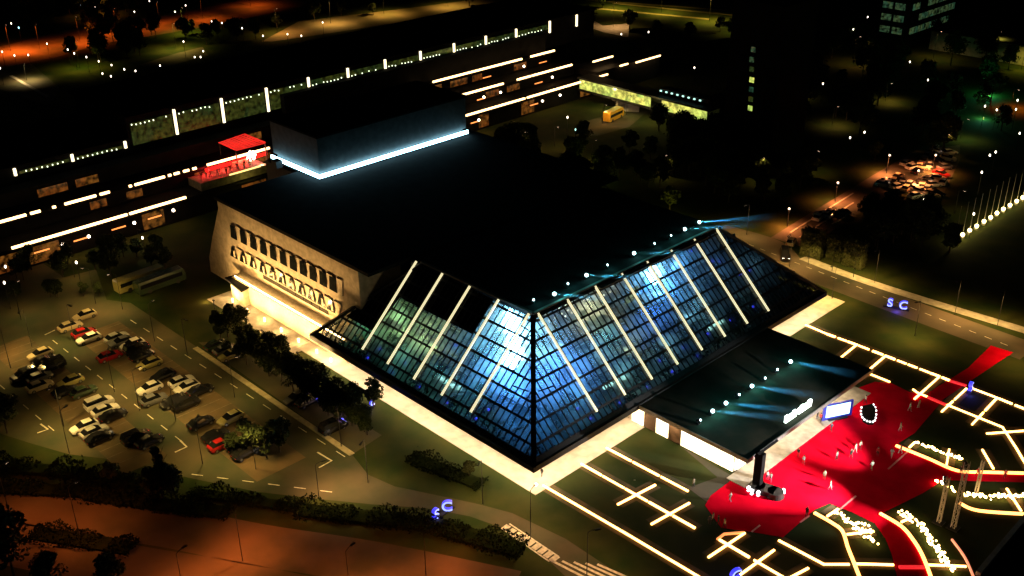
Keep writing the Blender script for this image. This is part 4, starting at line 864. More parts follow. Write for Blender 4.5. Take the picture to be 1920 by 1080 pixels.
CP = [(75, 663, 'beige', 'car'), (84, 676, 'black', 'car'), (45, 705, 'black', 'suv'), (64, 698, 'grey', 'car'), (74, 723, 'beige', 'car'), (104, 692, 'black', 'suv'), (108, 677, 'black', 'car'), (130, 713, 'olive', 'car'), (122, 733, 'black', 'car'), (153, 730, 'green', 'car'),
      (131, 611, 'beige', 'car'), (168, 598, 'beige', 'car'), (157, 623, 'red', 'car'), (166, 634, 'white', 'car'), (187, 611, 'black', 'suv'), (203, 617, 'black', 'car'), (218, 632, 'silver', 'car'), (226, 640, 'grey', 'car'), (243, 641, 'white', 'car'), (205, 667, 'red', 'car'),
      (256, 653, 'black', 'suv'), (266, 666, 'black', 'car'), (280, 681, 'olive', 'car'), (280, 727, 'white', 'car'), (310, 707, 'black', 'car'), (340, 714, 'white', 'car'), (350, 725, 'white', 'car'), (303, 744, 'green', 'car'), (325, 752, 'black', 'car'), (345, 755, 'black', 'suv'), (384, 737, 'black', 'car'),
      (186, 756, 'white', 'suv'), (197, 768, 'white', 'car'), (212, 778, 'black', 'car'), (150, 792, 'white', 'car'), (168, 801, 'silver', 'car'), (178, 812, 'black', 'car'), (256, 820, 'black', 'suv'), (240, 813, 'silver', 'car'), (432, 783, 'olive', 'car'), (384, 798, 'black', 'car'), (404, 816, 'black', 'car'), (416, 832, 'red', 'car'),
      (436, 824, 'black', 'car'), (405, 646, 'green', 'car'), (432, 665, 'olive', 'car'), (555, 745, 'grey', 'car'), (572, 748, 'black', 'car'), (625, 800, 'black', 'suv'), (92, 664, 'black', 'car'), (58, 690, 'black', 'car'), (88, 704, 'black', 'car'), (140, 722, 'black', 'car'), (196, 622, 'black', 'car'), (178, 606, 'grey', 'car'), (232, 650, 'black', 'car'), (246, 658, 'black', 'suv'), (274, 672, 'grey', 'car'), (296, 712, 'black', 'suv'), (324, 700, 'black', 'car'), (366, 746, 'black', 'suv'), (288, 748, 'grey', 'car'), (222, 786, 'black', 'suv'), (162, 790, 'white', 'car'), (188, 818, 'black', 'suv'), (268, 816, 'black', 'car'), (392, 806, 'black', 'suv'), (448, 838, 'black', 'car'), (422, 655, 'grey', 'car')]
NEAR = ['in the top left block', 'in the left row', 'at the left end', 'in the middle of the left row', 'at the foot of the left row', 'beside the round tree', 'in the upper row', 'in the row by the lane']
seen = {}; parked = []
for i, (u, v, c, k) in enumerate(CP):
    q0 = G(u, v, .7)
    for it in range(3):              # settle each car into a free slot of its row
        hit = [p for p in parked if abs(p[0] - q0.x) < 2.25 and abs(p[1] - q0.y) < 4.9]
        if not hit: break
        p = hit[0]
        if it < 2: q0.x = p[0] + (2.35 if q0.x >= p[0] else -2.35)
    if hit or (q0 - G(u, v, .7)).length > 2.6: continue
    parked.append((q0.x, q0.y))
    blk = ('the left hand cluster' if u < 160 and 655 < v < 745 else 'the top row of the car park' if v < 650 and u < 260 else 'the column by the upper lane' if u < 290 and v < 690 else 'the middle cluster beside pale cars' if v < 765 and 270 < u < 395 else
           'the lower left cluster' if u < 290 else 'the cluster by the car park trees' if u < 460 and v > 770 else 'the dark lane by the hall trees')
    nm = {'car': 'car', 'suv': 'tall car'}[k]; key = (c, nm, blk); seen[key] = seen.get(key, 0) + 1
    pos = '' if seen[key] == 1 else (', the %s one down' % ordn[seen[key] - 1])
    car(u, v, c, '%s %s parked in %s%s' % ('silver' if c == 'silver' else c, nm, blk, pos), 90 + random.choice((0, 180)) + random.uniform(-3, 3), k, at=q0)
car(1472, 478, 'black', 'dark car driving with headlights on past the hedge blocks', -52, 'suv', True, 'cars on the perimeter road')
car(1484, 516, 'black', 'dark car at the near side of the perimeter road', 130, 'car', False, 'cars on the perimeter road')
car(1484, 452, 'beige', 'pale car waiting at the street mouth beside the hedge', 110, 'car', False, 'cars on the perimeter road')
for i, (u, v, c, s) in enumerate([(1535, 406, 'white', 'leftmost'), (1543, 402, 'silver', 'second'), (1557, 397, 'beige', 'third'), (1578, 398, 'black', 'dark')]): car(u, v, c, '%s car %s of those parked on the lit side street' % (c, s), 100 + 90 * (i % 2), 'car', False, 'cars along the side street')
for i, (u, v, c) in enumerate([(1662, 338, 'white'), (1668, 344, 'silver'), (1690, 340, 'black'), (1700, 352, 'beige'), (1712, 352, 'white'), (1725, 358, 'silver'), (1742, 337, 'white'), (1735, 340, 'grey'), (1765, 325, 'red'), (1748, 362, 'beige'), (1755, 362, 'black'), (1700, 305, 'white'), (1735, 300, 'grey'), (1720, 320, 'black'), (1755, 298, 'black'), (1764, 284, 'white'), (1740, 290, 'silver'), (1684, 330, 'beige')]):
    car(u, v, c, '%s car, %s in the crowded lit yard at the side street' % (c, ['at the left edge', 'near the left edge', 'left of centre', 'front row left', 'front row', 'front row right of centre', 'in the middle', 'just left of the middle', 'at the right edge', 'front row right end', 'front row far right', 'back row left', 'back row centre', 'centre back', 'back right', 'at the very back', 'back row by the lamp', 'by the street'][i]), random.choice((0, 90, 180)) + random.uniform(-10, 10), 'car', False, 'cars in the side street yard')
for i, (u, v, c) in enumerate([(1657, 345, 'grey'), (1676, 338, 'beige'), (1684, 349, 'white'), (1695, 346, 'grey'), (1706, 344, 'silver'), (1718, 366, 'white'), (1732, 350, 'beige'), (1740, 352, 'silver'), (1750, 345, 'white'), (1757, 333, 'beige'), (1768, 340, 'silver'), (1772, 312, 'grey'), (1728, 312, 'beige'), (1743, 308, 'silver'), (1712, 312, 'white'), (1777, 296, 'beige'), (1752, 276, 'silver'), (1780, 285, 'white')]):
    car(u, v, c, '%s car squeezed %s of the crowded lit yard' % (c, ['into the left corner', 'behind the left lamp side', 'into the front left', 'left of the middle aisle', 'beside the left middle', 'at the front edge', 'in the front middle', 'right of the front middle', 'in the centre right', 'by the double headed lamp', 'at the right front', 'at the right side', 'in the back middle', 'behind the lamp', 'in the back left', 'at the right back', 'at the farthest tip', 'at the far right tip'][i]), (20, 110, 65)[i % 3] + random.uniform(-10, 10), 'car', False, 'cars in the side street yard')
def bus(u, v, ang, colr, label, L=11., h=3.0, name='parked_bus', cat='bus'):
    t = thing(name, label, cat, G(u, v, 1), math.radians(ang), None); t.location.z = .012
    b = loft([csec(-L / 2, 1.2, 1.1, .4, 1.5, h - .2), csec(-L / 2 + .2, 1.25, 1.15, .3, 1.5, h), csec(L / 2 - .4, 1.25, 1.15, .3, 1.5, h), csec(L / 2, 1.2, 1.0, .4, 1.4, h - .5)]); obj('body', b, PAINT[colr], t)
    b = MB(); b.b2((-L / 2 + .5, -1.31, 1.5), (L / 2 - .8, -1.29, 2.4)); b.b2((-L / 2 + .5, 1.29, 1.5), (L / 2 - .8, 1.31, 2.4)); b.box((L / 2, 0, 1.8), (.06, 1.9, 1.2)); obj('window', b, M_carglass, t)
    for x in (-L * .28, L * .32):
        for s in (-1, 1): b = MB(); b.tube([(x, s * 1.0, .48), (x, s * 1.28, .48)], .48, 14); obj('wheel', b, M_tyre, t)
    return t
bus(263, 527, 92, 'olive', 'pale yellow bus parked beside the dark trees, upper one'); bus(300, 530, 92, 'green', 'dark green bus parked alongside the pale yellow one')
bus(1150, 218, 100, 'yellow', 'orange yellow truck in the lit yard below the footbridge', 8.5, 3.2, 'parked_truck', 'truck')

# ================================================================== STREET LAMPS
LM = {}
def lampm(h):
    if h not in LM:
        b = MB(); b.tube([(0, 0, 0), (0, 0, h * .5), (0, 0, h)], [.07, .055, .04], 8); pole = b.mesh('pole', M_black)
        b = MB(); b.tube([(0, 0, h - .05), (.5, 0, h + .15), (1.1, 0, h + .2)], .045, 6); arm = b.mesh('arm', M_black)
        b = MB(); b.box((1.35, 0, h + .2), (.75, .3, .14)); head = b.mesh('lamp_head', M_black)
        b = MB(); b.box((1.35, 0, h + .115), (.55, .22, .03)); lens = b.mesh('lens', M_pink); b = MB(); b.ball((1.35, 0, h + .12), .33, 8, 6, 0, (1, .8, .7)); glow = b.mesh('bulb', M_pink)
        LM[h] = (pole, arm, head, lens, glow)
    return LM[h]
def street_lamp(p, h, col, power, label, group, ang=0., bulb=False, spot=140):
    m = lampm(h); t = thing('street_lamp', label, 'street lamp', (p[0], p[1], 0), math.radians(ang), group)
    link('pole', m[0], t); link('arm', m[1], t); hd = link('lamp_head', m[2], t); link('bulb' if bulb else 'lens', m[4] if bulb else m[3], hd)
    if power:
        d = Vector((math.cos(math.radians(ang)), math.sin(math.radians(ang)), 0)) * 1.35; q = Vector((p[0], p[1], h - .1)) + d; lamp('SPOT', q, power, col, t, spot=spot, size=.2, blend=1.0)
    return t
SOD = (1, .22, .035); SODF = (1, .15, .012); OLV = (1, .64, .17); WRM = (1, .55, .2)
A, C = G(330, 1038, 9), G(648, 1033, 9); stepv = C - A
street_lamp(A, 9, SOD, 11000, 'tall lamp post at the bottom edge, left one of two', 'lamp posts on the bottom road', 100)
street_lamp(C, 9, SOD, 11000, 'tall lamp post at the bottom edge, right one of two', 'lamp posts on the bottom road', 100)
for i, (u, v, pw, an) in enumerate([(455, 1052, 3000, 90), (150, 1008, 1500, 90), (20, 970, 900, 90), (800, 1098, 2800, 90)]):
    street_lamp(G(u, v), 9, SOD, pw * 3, ['lamp post in the dark verge above the left bottom lamp', 'lamp post beside the bottom left trees', 'lamp post at the left frame edge on the bottom road', 'lamp post in the verge below the blue C sign'][i], 'lamp posts on the bottom road', an)
for i, (u, v, pw) in enumerate([(140, 640, 1500), (60, 650, 1300), (215, 735, 1700), (120, 800, 1500), (262, 770, 900), (330, 790, 1700), (440, 745, 900), (290, 640, 700), (230, 580, 1300), (380, 870, 1300), (130, 850, 1100), (480, 880, 1300), (20, 690, 900), (352, 668, 400), (640, 838, 700), (40, 600, 700), (180, 570, 800)]):
    street_lamp(G(u, v), 8, OLV, pw * 3.4, 'slim olive lit lamp post, %s in the car park' % ['beside the top row', 'at the left entry', 'in the left lane', 'left of the white cars', 'between the middle rows', 'at the foot of the middle lane', 'on the right lane', 'by the upper lane', 'at the top end', 'at the bottom lane', 'by the bottom left hedge', 'in the bottom right corner', 'at the left frame edge', 'at the long kerb', 'at the lit end of the kerb', 'on the side street at left', 'on the side street at the top'][i], 'lamp posts in the car park', random.uniform(0, 360))
street_lamp(G(598, 932), 6, (1, .56, .20), 3800, 'dark lamp post on the verge where the lane meets the front road', 'lamp posts on the front road', 80)
street_lamp(G(690, 905), 8, (1, .58, .24), 6500, 'lamp post at the lawn corner on the front road', 'lamp posts on the front road', -60)
street_lamp(G(995, 1010), 8.6, (1, .58, .24), 6500, 'tall lamp post with a white head below the bright hall corner', 'lamp posts on the front road', 100, True)
street_lamp(G(905, 945), 8, (1, .58, .22), 5600, 'added lamp post brightening the front road above the blue C sign', 'lamp posts on the front road', -60)  # post added to lift the brightness of the front road
street_lamp(G(1100, 1085), 8, (1, .52, .2), 3600, 'lamp post at the hatched road corner at the bottom edge', 'lamp posts on the front road', 60)
for i, (u, v, h, pw) in enumerate([(1476, 425, 5, 900), (1566, 378, 5.4, 1100), (1662, 325, 5.4, 1500), (1748, 322, 5, 1900), (1716, 352, 5, 900)]):
    street_lamp(G(u, v), h, (1, .30, .09), pw * 16, 'glowing lamp post, %s on the lit side street' % ['first from the hall', 'second from the hall', 'third from the hall', 'double headed one in the yard', 'short one among the parked cars'][i], 'lamp posts on the side street', -60, True)
for i, (u, v, pw) in enumerate([(1400, 440, 700), (1560, 560, 1100), (1715, 630, 1000), (1870, 610, 900), (1480, 500, 900), (1640, 530, 900), (1790, 590, 800), (1920, 680, 500)]):
    street_lamp(G(u, v), 7.5, (1, .58, .17), pw * 8, 'slim unlit looking lamp post, %s on the perimeter road' % ['at its far end', 'at the garden corner', 'beyond the blue sign', 'beside the footway at right', 'at the street junction', 'below the hedge blocks', 'above the far lawn', 'at the right frame edge'][i], 'lamp posts on the perimeter road', -100)
# far lamps: only their glowing heads and posts read at this distance
far = [(21, 44, 0), (35, 52, 1), (62, 15, 0), (152, 8, 1), (178, 12, 0), (221, 9, 0), (252, 22, 0), (280, 2, 0), (328, 22, 0), (348, 10, 0), (397, 40, 0), (416, 43, 0), (454, 53, 0), (88, 82, 0), (127, 93, 0), (139, 100, 0), (162, 107, 0), (185, 115, 0), (209, 122, 0), (233, 130, 0), (254, 133, 0), (4, 97, 0), (27, 104, 0), (53, 103, 0), (0, 128, 0), (192, 138, 0), (208, 143, 0), (300, 123, 0), (344, 78, 0), (376, 107, 0), (381, 96, 0), (365, 107, 0),
       (493, 67, 0), (539, 64, 0), (565, 67, 0), (605, 42, 0), (1105, 52, 0), (1165, 64, 0), (1371, 114, 0), (1302, 127, 0), (1216, 60, 0), (1064, 220, 0), (1079, 243, 2), (1637, 110, 0), (1500, 72, 0), (1543, 157, 0), (1740, 150, 0), (1706, 116, 0), (1600, 55, 0), (1627, 32, 0), (1869, 206, 0), (1878, 203, 0), (1908, 188, 0), (1905, 205, 0), (1847, 199, 0), (1912, 250, 0), (1885, 200, 0), (1594, 258, 0), (1621, 248, 0), (1841, 323, 0), (1856, 291, 0), (1867, 285, 0), (1826, 401, 0), (1733, 374, 0),
       (10, 500, 0), (143, 492, 0), (8, 530, 0), (267, 446, 0), (285, 320, 0), (366, 288, 0), (380, 294, 0)]
m_far = [M_white, mat('cyan_bulb', (.8, .8, .8), .4, .05, 4, emit=(.4, .9, 1), es=6), M_teal]
hb2 = MB(); hb2.ball((0, 0, 6.), .22, 8, 6, 0, (1, 1, 1.6)); fb = [hb2.mesh('bulb', m) for m in m_far]; pb = MB(); pb.tube([(0, 0, 0), (0, 0, 5.7)], .07, 6); fp = pb.mesh('pole', M_black)
def where(u, v):
    return ('along the orange boulevard' if u < 480 and v < 75 else 'behind the long roof at top left' if u < 620 and v < 150 else 'among the dark trees at left' if u < 400 else 'beyond the gallery end' if u < 1240 and v < 80 else 'by the lit delivery yard' if u < 1240 else 'in the dark district at top right' if v < 170 else 'in the dark park at right')
for i, (u, v, k) in enumerate(far):
    p = G(u, v, 6.); p.z = 0; w = where(u, v)
    t = thing('distant_lamp', 'distant glowing lamp %s' % w, 'street lamp', p, 0, 'distant lamps ' + w); link('bulb', fb[k], t); link('pole', fp, t)
# sodium light over far boulevard and yards; park lamps added to reveal tree masses
for i, (u, v, pw, c) in enumerate([(20, 95, 42000, SODF), (75, 92, 30000, SODF), (150, 78, 26000, SODF), (220, 62, 22000, SODF), (300, 48, 20000, SODF), (380, 36, 20000, SODF), (470, 12, 16000, SODF), (180, 28, 9000, (1, .3, .04)), (50, 150, 9000, (1, .7, .3)), (150, 128, 9000, (.9, .7, .08)), (330, 92, 14000, (1, .75, .15)), (345, 60, 9000, (.8, .75, .08)), (520, 62, 12000, (1, .5, .12)), (620, 44, 14000, (1, .6, .15)), (720, 26, 15000, (1, .6, .12)), (840, 12, 13000, (1, .6, .12)),
                                   (1150, 16, 17000, (.9, .65, .1)), (1240, 24, 17000, (.9, .65, .1)), (1330, 40, 20000, (.9, .65, .1)), (1150, 50, 7000, (1, .55, .2)), (1380, 60, 6000, (.9, .7, .12)), (1895, 203, 9000, SODF), (1860, 110, 9000, (.9, .75, .08)), (1915, 130, 6000, (.9, .75, .08)), (1130, 232, 1500, (1, .5, .14)), (1175, 215, 1300, (1, .75, .2)), (1040, 275, 900, (1, .55, .18)), (1522, 322, 900, (1, .55, .12)), (1765, 290, 1500, (1, .5, .1)), (140, 520, 1000, (1, .65, .14)), (265, 475, 400, (.9, .8, .4)), (1790, 400, 500, OLV), (1110, 300, 900, OLV), (1290, 262, 1600, OLV), (1420, 335, 1200, OLV), (1560, 235, 2200, (1, .6, .2)), (1660, 190, 2600, OLV), (1800, 260, 1800, (.8, .8, .25)), (1480, 180, 1800, OLV), (1240, 330, 700, OLV), (980, 285, 900, OLV), (1600, 120, 3000, (1, .5, .15)), (1750, 110, 3000, OLV)]):
    street_lamp(G(u, v), 10. if v < 140 else 6., c, pw, 'distant lamp post %s placed for a %s' % (where(u, v), ('reddish' if c == SODF else 'yellowish') + ' lit patch'), 'distant lamp posts lighting the ground', 0, False)

# flagpole row with glowing bases
fl_px = [(1400, 725), (1455, 690), (1508, 657), (1560, 625), (1615, 590), (1665, 560), (1712, 527), (1760, 497), (1810, 468), (1860, 437), (1905, 410), (1950, 382)]
pm = MB(); pm.tube([(0, 0, 0), (0, 0, 4.5), (0, 0, 9.)], [.09, .07, .04], 8); pmm = pm.mesh('pole', M_galv); bm_ = MB(); bm_.ball((0, 0, .9), .48, 10, 7); bmm = bm_.mesh('lamp', mat('yellow_flood', (.8, .8, .7), .4, .05, 4, emit=(1, .80, .36), es=6)); bs = MB(); bs.box((0, 0, .2), (.8, .8, .4)); bsm = bs.mesh('base', M_conc)
for i, (x, y) in enumerate(fl_px):
    p = G(1440 + x / 4, 270 + y / 4 + 4); t = thing('flagpole', 'thin flagpole with a lamp at its foot, %s from the near end' % (ordn + ['eleventh', 'twelfth'])[i], 'flagpole', p, 0, 'flagpoles with lamps in a row'); link('pole', pmm, t); link('lamp', bmm, t); link('base', bsm, t)
    lamp('POINT', p + Vector((.5, -.9, 1.3)), 130, (1, .75, .22), t, size=.3)

# ================================================================== BUILDINGS FAR OFF
ob = thing('office_building', 'distant office block with rows of green lit floors', 'building', G(1715, 70)); ob.rotation_euler.z = math.radians(0)
b = MB(); b.b2((-6, -20, 0), (6, 20, 24)); obj('wall', b, M_dark, ob)
M_gf = windowmat('green_floor', (.30, .46, .16), (.10, .36, .20), .17, 3, .02)
for k, z in enumerate((5, 9.5, 14, 21)):
    for j in range(6):
        if (k * 6 + j) % 7 == 6: continue
        b = MB(); b.b2((6.02, -18 + j * 6, z), (6.15, -12.6 + j * 6, z + 2.4)); obj('window', b, M_gf, ob)
    for j in range(2): b = MB(); b.b2((-5 + j * 5, -20.15, z), (-1 + j * 5, -20.02, z + 2.4)); obj('window', b, M_gf, ob)
ht = thing('tower_block', 'dark tower block with a single column of dim lit windows', 'building', G(1408, 300)); c0 = G(1408, 300)
b = MB(); b.b2((-10, 0, 0), (6, 16, 42)); obj('wall', b, M_roof, ht); b = MB(); b.b2((-10.3, -.3, 42), (6.3, 16.3, 42.6)); obj('roof', b, M_roof, ht)
for i, (u, v) in enumerate([(1414, 93), (1411, 130), (1411, 150), (1410, 168), (1409, 186), (1408, 203), (1411, 112)]):
    p = WY(u, v, c0.y) - c0; b = MB(); b.b2((p.x - .9, -.12, p.z - .7), (p.x + .5, -.02, p.z + .7)); obj('window', b, [M_gf, M_green, M_ygreen][i % 3] if i != 2 else M_ygreen, ht)
hb3 = thing('dark_apartment_block', 'unlit block at top right with a bright stair window strip', 'building', G(1467, 125)); c0 = G(1467, 125)
b = MB(); b.b2((-14, .2, 0), (4, 14, 22)); obj('wall', b, M_roof, hb3)
for i in range(9):
    p = WY(1466 + 1.2 * math.sin(i), 70 + i * 5.5, c0.y) - c0; b = MB(); b.b2((p.x - .3, 0, p.z - .5), (p.x + .6, .15, p.z + .5)); obj('window', b, M_barw if i > 4 else M_green, hb3)
wh = thing('lit_hall', 'low building with olive lit wall at the right frame edge', 'building', G(1890, 118))
b = MB(); b.b2((-30, 0, 0), (40, 20, 7)); obj('wall', b, M_conc, wh); b = MB(); b.b2((-31, -.8, 7), (41, 20, 7.5)); obj('roof', b, M_roof, wh)
# clipped hedge blocks
hedge_leaf = mat('hedge_leaf', (.05, .06, .018), .85, 0, 2.0, col2=(.11, .11, .035), bump=1., detail=10)
def hedge(p, q, h, th, label, group, dens=14, name='hedge_block', loose=0.):
    A, C = G(*p), G(*q); d = (C - A); L = d.length; rz = math.atan2(d.y, d.x); t = thing(name, label, 'hedge', (A + C) / 2, rz, group)
    b = MB(); nx = max(3, int(L / .8)); nz = max(3, int(h / .6)); 
    b.box((0, 0, h * (.48 if name == 'hedge_block' else .12)), (L * .96, th * (.85 if name == 'hedge_block' else .6), h * (.94 if name == 'hedge_block' else .24))); obj('inner_growth', b, hedge_leaf if name == 'hedge_block' else M_leafd, t)
    b = MB(); n = int(dens * (L * h * 2 + L * th + th * h * 2))
    soft = name != 'hedge_block'; ph = random.uniform(0, 6)
    for k in range(n):
        f = random.random() * (2 * L * h + L * th + th * h); x = random.uniform(-L / 2, L / 2)
        m = (.55 + .25 * math.sin(x * .42 + ph) + .2 * math.sin(x * 1.1 + ph * 2)) if soft else 1.; hh = h * m; tt = th * (.55 + .45 * m)
        if f < 2 * L * h: c = Vector((x, random.choice((-1, 1)) * tt / 2 * random.uniform(.85, 1.1), random.uniform(0, hh)))
        elif f < 2 * L * h + L * th: c = Vector((x, random.uniform(-tt / 2, tt / 2), hh * random.uniform(.85, 1.06 + loose)))
        else: c = Vector((random.choice((-1, 1)) * L / 2 * random.uniform(.96, 1.02), random.uniform(-tt / 2, tt / 2), random.uniform(0, hh)))
        leaf(b, c, random.uniform(.16, .30))
    obj('foliage', b, [M_leaf2 if name == 'hedge_block' else M_leafd], t); return t
for u, v in ((1515, 497), (1560, 508), (1600, 520)): street_lamp(G(u, v), 4.5, OLV, 1400, 'low lamp post added to light the %s hedge block' % {1515: 'first', 1560: 'middle', 1600: 'right'}[u], 'low lamps added to light the hedge blocks', 100)  # lamps added to brighten the hedge faces
hedge((1502, 475), (1541, 484), 6.3, 2.6, 'square tall hedge block nearest the junction', 'tall hedge blocks by the road'); hedge((1550, 482), (1578, 489), 5.4, 2.4, 'middle tall hedge block, darker than its neighbours', 'tall hedge blocks by the road'); hedge((1582, 493), (1618, 504), 6.0, 2.6, 'right hand tall hedge block at the dark grove', 'tall hedge blocks by the road')

# ================================================================== TREES
def crown_mesh(h, r, n, seed, conic=False, s0=.28):
    random.seed(seed); b = MB(); cl_ = []
    for k in range(16):
        if conic: z = random.random() ** 1.3; rr = r * (1 - z * .85) * random.uniform(.5, .9); a = random.uniform(0, 6.28); cl_.append((Vector((math.cos(a) * rr * .6, math.sin(a) * rr * .6, h * (.15 + .8 * z))), r * (.5 - .33 * z)))
        else: a = random.uniform(0, 6.28); z = random.uniform(.0, 1); rr = r * math.sqrt(max(.05, 1 - (2 * z - 1) ** 2)) * random.uniform(.3, .8); cl_.append((Vector((math.cos(a) * rr, math.sin(a) * rr, h * (.36 + .52 * z))), r * random.uniform(.3, .5)))
    for k in range(n):
        c, q = random.choice(cl_); d = Vector((random.gauss(0, 1), random.gauss(0, 1), random.gauss(0, 1))).normalized() * q * random.uniform(.55, 1.08); d.z *= .8; leaf(b, c + d, s0 * random.uniform(.7, 1.5))
    return b
def trunk_mesh(h, seed):
    random.seed(seed); b = MB(); b.tube([(0, 0, 0), (.05, .03, h * .25), (0, .08, h * .5), (.1, 0, h * .8)], [.2, .15, .11, .04], 8)
    for k in range(6):
        a = k * 1.05; z = h * (.28 + .07 * k); b.tube([(0, .03, z), (math.cos(a) * h * .12, math.sin(a) * h * .12, z + h * .09), (math.cos(a) * h * .2, math.sin(a) * h * .2, z + h * .2)], [.08, .05, .025], 6)
    return b
TV = []
for i, (h, r, n, con) in enumerate([(8, 3.0, 1500, False), (9.5, 3.4, 1700, False), (7, 2.7, 1300, False), (10, 2.6, 1500, True), (6, 2.2, 1100, False)]):
    TV.append((crown_mesh(h, r, n, 40 + i, con).mesh('crown', M_leaf if i != 4 else M_leaf2), trunk_mesh(h, 60 + i).mesh('trunk', M_bark)))
random.seed(11)
def tree(u, v, k, s, label, group, rz=None):
    p = G(u, v); t = thing('tree' if k != 3 else 'conifer_tree', label, 'tree', p, random.uniform(0, 6.28), group); s *= random.uniform(.92, 1.08); t.scale = (s, s, s * random.uniform(.92, 1.1))
    link('crown', TV[k][0], t); link('trunk', TV[k][1], t); return t
one = [(305, 932, 3, .95, 'dark pointed tree standing alone above the bottom hedge'), (330, 934, 0, .75, 'rounded dark tree leaning against the lone pointed tree'), (285, 930, 2, .7, 'small dark tree left of the lone pointed tree'), (14, 812, 1, .9, 'dark round tree at the left frame edge beside the car park'), (210, 905, 4, .6, 'small dark bush tree poking above the bottom hedge'),
       (28, 1085, 1, 1.1, 'big dark tree in the bottom left corner'), (100, 1098, 0, .8, 'dark tree right of the bottom left corner tree'), (205, 1105, 0, .8, 'dark tree at the bottom edge left of the first lamp'), (465, 850, 2, 1.0, 'thin dark tree standing among cars at the car park end'), (500, 858, 0, .7, 'fuller dark tree at the car park end by the lane'), (525, 848, 2, .9, 'slim dark tree nearest the lane at the car park end'), (440, 850, 2, .6, 'low dark tree beside the red car at the car park end'),
       (1255, 395, 4, .95, 'yellow green lit tree at the far edge of the hall roof'), (1118, 318, 4, .9, 'yellow green lit bushy tree beyond the hall roof'), (1850, 160, 0, 1.3, 'green lit tree at top right'), (1838, 205, 4, 1.0, 'green lit smaller tree with a lamp beside it'), (1518, 330, 4, 1.0, 'olive lit tree alone in the dark park'), (1640, 300, 4, .9, 'olive lit tree beside the third side street lamp'), (350, 72, 0, .9, 'yellow lit round tree behind the long roof at top left'), (690, 650, 4, .8, 'tree silhouetted before the bright walk at the hall eaves'), (700, 765, 2, .8, 'dark tree before the bright walk with a warm lit side'), (640, 665, 4, .7, 'small tree at the start of the bright walk'), (880, 895, 4, .55, 'low tree silhouetted against the bright walk near the corner')]
for a in one: tree(*a, None)
for u, v, c, pw in ((1252, 400, (.9, .85, .1), 500), (1112, 322, (.8, .85, .1), 500), (1845, 172, (.1, 1, .35), 1800), (1835, 215, (.2, 1, .5), 900)):
    p = G(u, v) + Vector((3, -3.5, 1.0)); b = MB(); b.cyl((0, 0), .2, 0, .5, 8); b.ball((0, 0, .55), .16, 8, 5); o = tag(obj('ground_light', b, M_ygreen, loc=(p.x, p.y, 0)), 'small ground light shining up into the %s' % ('tree at the roof edge' if u == 1252 else 'bushy tree beyond the roof' if u == 1112 else 'larger green tree' if u == 1845 else 'smaller green tree'), 'ground light'); lamp('POINT', p + Vector((0, 0, .6)), pw, c, None, size=.3)
def grove(pts, label, group, s=(.8, 1.1), kinds=(0, 1, 2, 0)):
    for u, v in pts: tree(u, v, random.choice(kinds), random.uniform(*s), label, group)
def scatter(x0, y0, x1, y1, n, dx=0.):
    out = []
    for k in range(n):
        t = random.random(); s = random.random(); out.append((x0 + (x1 - x0) * t + dx * s, y0 + (y1 - y0) * s))
    return out
belt = [(410 + i * 19 + random.uniform(-8, 8), 606 + i * 12.5 + random.uniform(-8, 8) + dy) for i in range(15) for dy in (0, 18, 36)]
grove(belt, 'dark unlit tree in the belt between the car park and the hall', 'trees between car park and hall', (.45, .7), (0, 1, 2))
grove([(585 + i * 26, 745 + i * 17 + random.uniform(-3, 3)) for i in range(5)], 'dark tree along the pavement side of the service road', 'trees beside the service road', (.45, .6))
grove(scatter(0, 470, 330, 530, 20), 'dark tree in the grove at left behind the buses', 'trees behind the buses', (.6, .8))
grove(scatter(20, 555, 200, 560, 6), 'dark tree on the strip beside the side street at left', 'trees on the side street strip', (.4, .55))
grove(scatter(1625, 410, 1760, 470, 24), 'dark tree in the black grove behind the hedge blocks', 'trees behind the hedge blocks', (.8, 1.1))
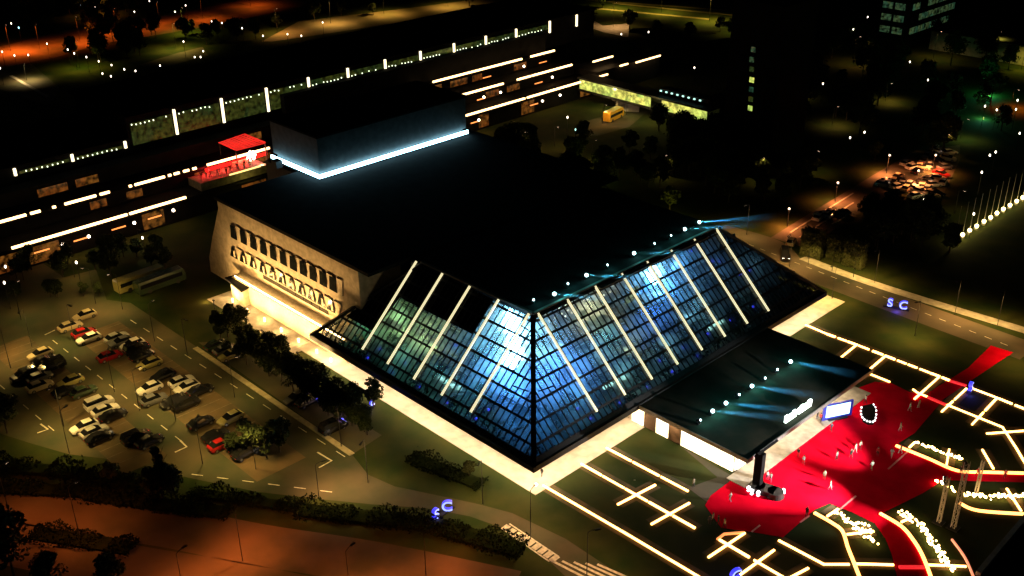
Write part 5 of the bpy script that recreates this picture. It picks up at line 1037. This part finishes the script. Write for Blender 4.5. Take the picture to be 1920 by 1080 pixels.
grove(scatter(1340, 320, 1560, 385, 20, -40), 'dark tree in the park along the side street', 'trees along the side street', (.8, 1.1))
grove(scatter(930, 265, 1330, 370, 34), 'dark tree behind the hall roof', 'trees behind the hall', (.8, 1.1))
grove(scatter(1210, 225, 1500, 300, 26), 'dark tree around the foot of the tower block', 'trees round the tower block', (.9, 1.3))
grove(scatter(1500, 60, 1900, 300, 44), 'dark tree in the unlit district at top right', 'trees in the top right district', (1., 1.5))
grove(scatter(130, 20, 270, 120, 22), 'dark tree beside the orange boulevard at top left', 'trees by the boulevard', (1., 1.5))
grove(scatter(0, 10, 140, 50, 10), 'dark tree in the black patch at the top left corner', 'trees in the top left corner', (1., 1.5))
grove(scatter(270, 60, 480, 85, 9), 'dark tree between the boulevard and the long roof', 'trees behind the long roof', (.8, 1.2))
grove([(590, 40), (700, 28), (520, 52), (640, 30), (880, 12), (980, 20), (1050, 20), (1180, 55), (1130, 15), (1350, 60), (1370, 70), (1385, 50), (1100, 60), (1230, 70), (1290, 75)], 'dark tree on the far verge at the top of the view', 'trees on the far verge', (.7, 1.2))
grove([(1780, 470 + i) for i in range(0, 5, 2)], 'dark tree on the black lawn beside the flagpoles', 'trees by the flagpoles', (.6, .8))
# bottom hedges and shrubs
for p, q, h, th, lb in (((-30, 875), (150, 890), 2.6, 4, 'long dark hedge at the left frame edge below the car park'), ((150, 893), (300, 922), 2.2, 3.5, 'dark hedge left of the lone pointed tree'), ((-30, 915), (160, 925), 2., 4, 'second dark hedge row nearer the bottom road'), ((160, 930), (430, 965), 2., 4, 'dark hedge below the lone pointed tree'), ((360, 925), (560, 955), 1.8, 3, 'low dark hedge along the front road left of the lamp'), ((560, 958), (800, 985), 1.8, 4.5, 'dark hedge below the front road'), ((800, 985), (980, 1035), 1.8, 5, 'dark hedge below the blue C sign'), ((60, 1000), (250, 1030), 1.2, 4.5, 'low dark shrub strip between the two bottom roads'), ((770, 858), (905, 912), 1.4, 4, 'dark shrub strip along the walk near the hall corner')):
    hedge(p, q, h, th, lb, 'dark hedges along the roads', 9, 'hedge', .1)
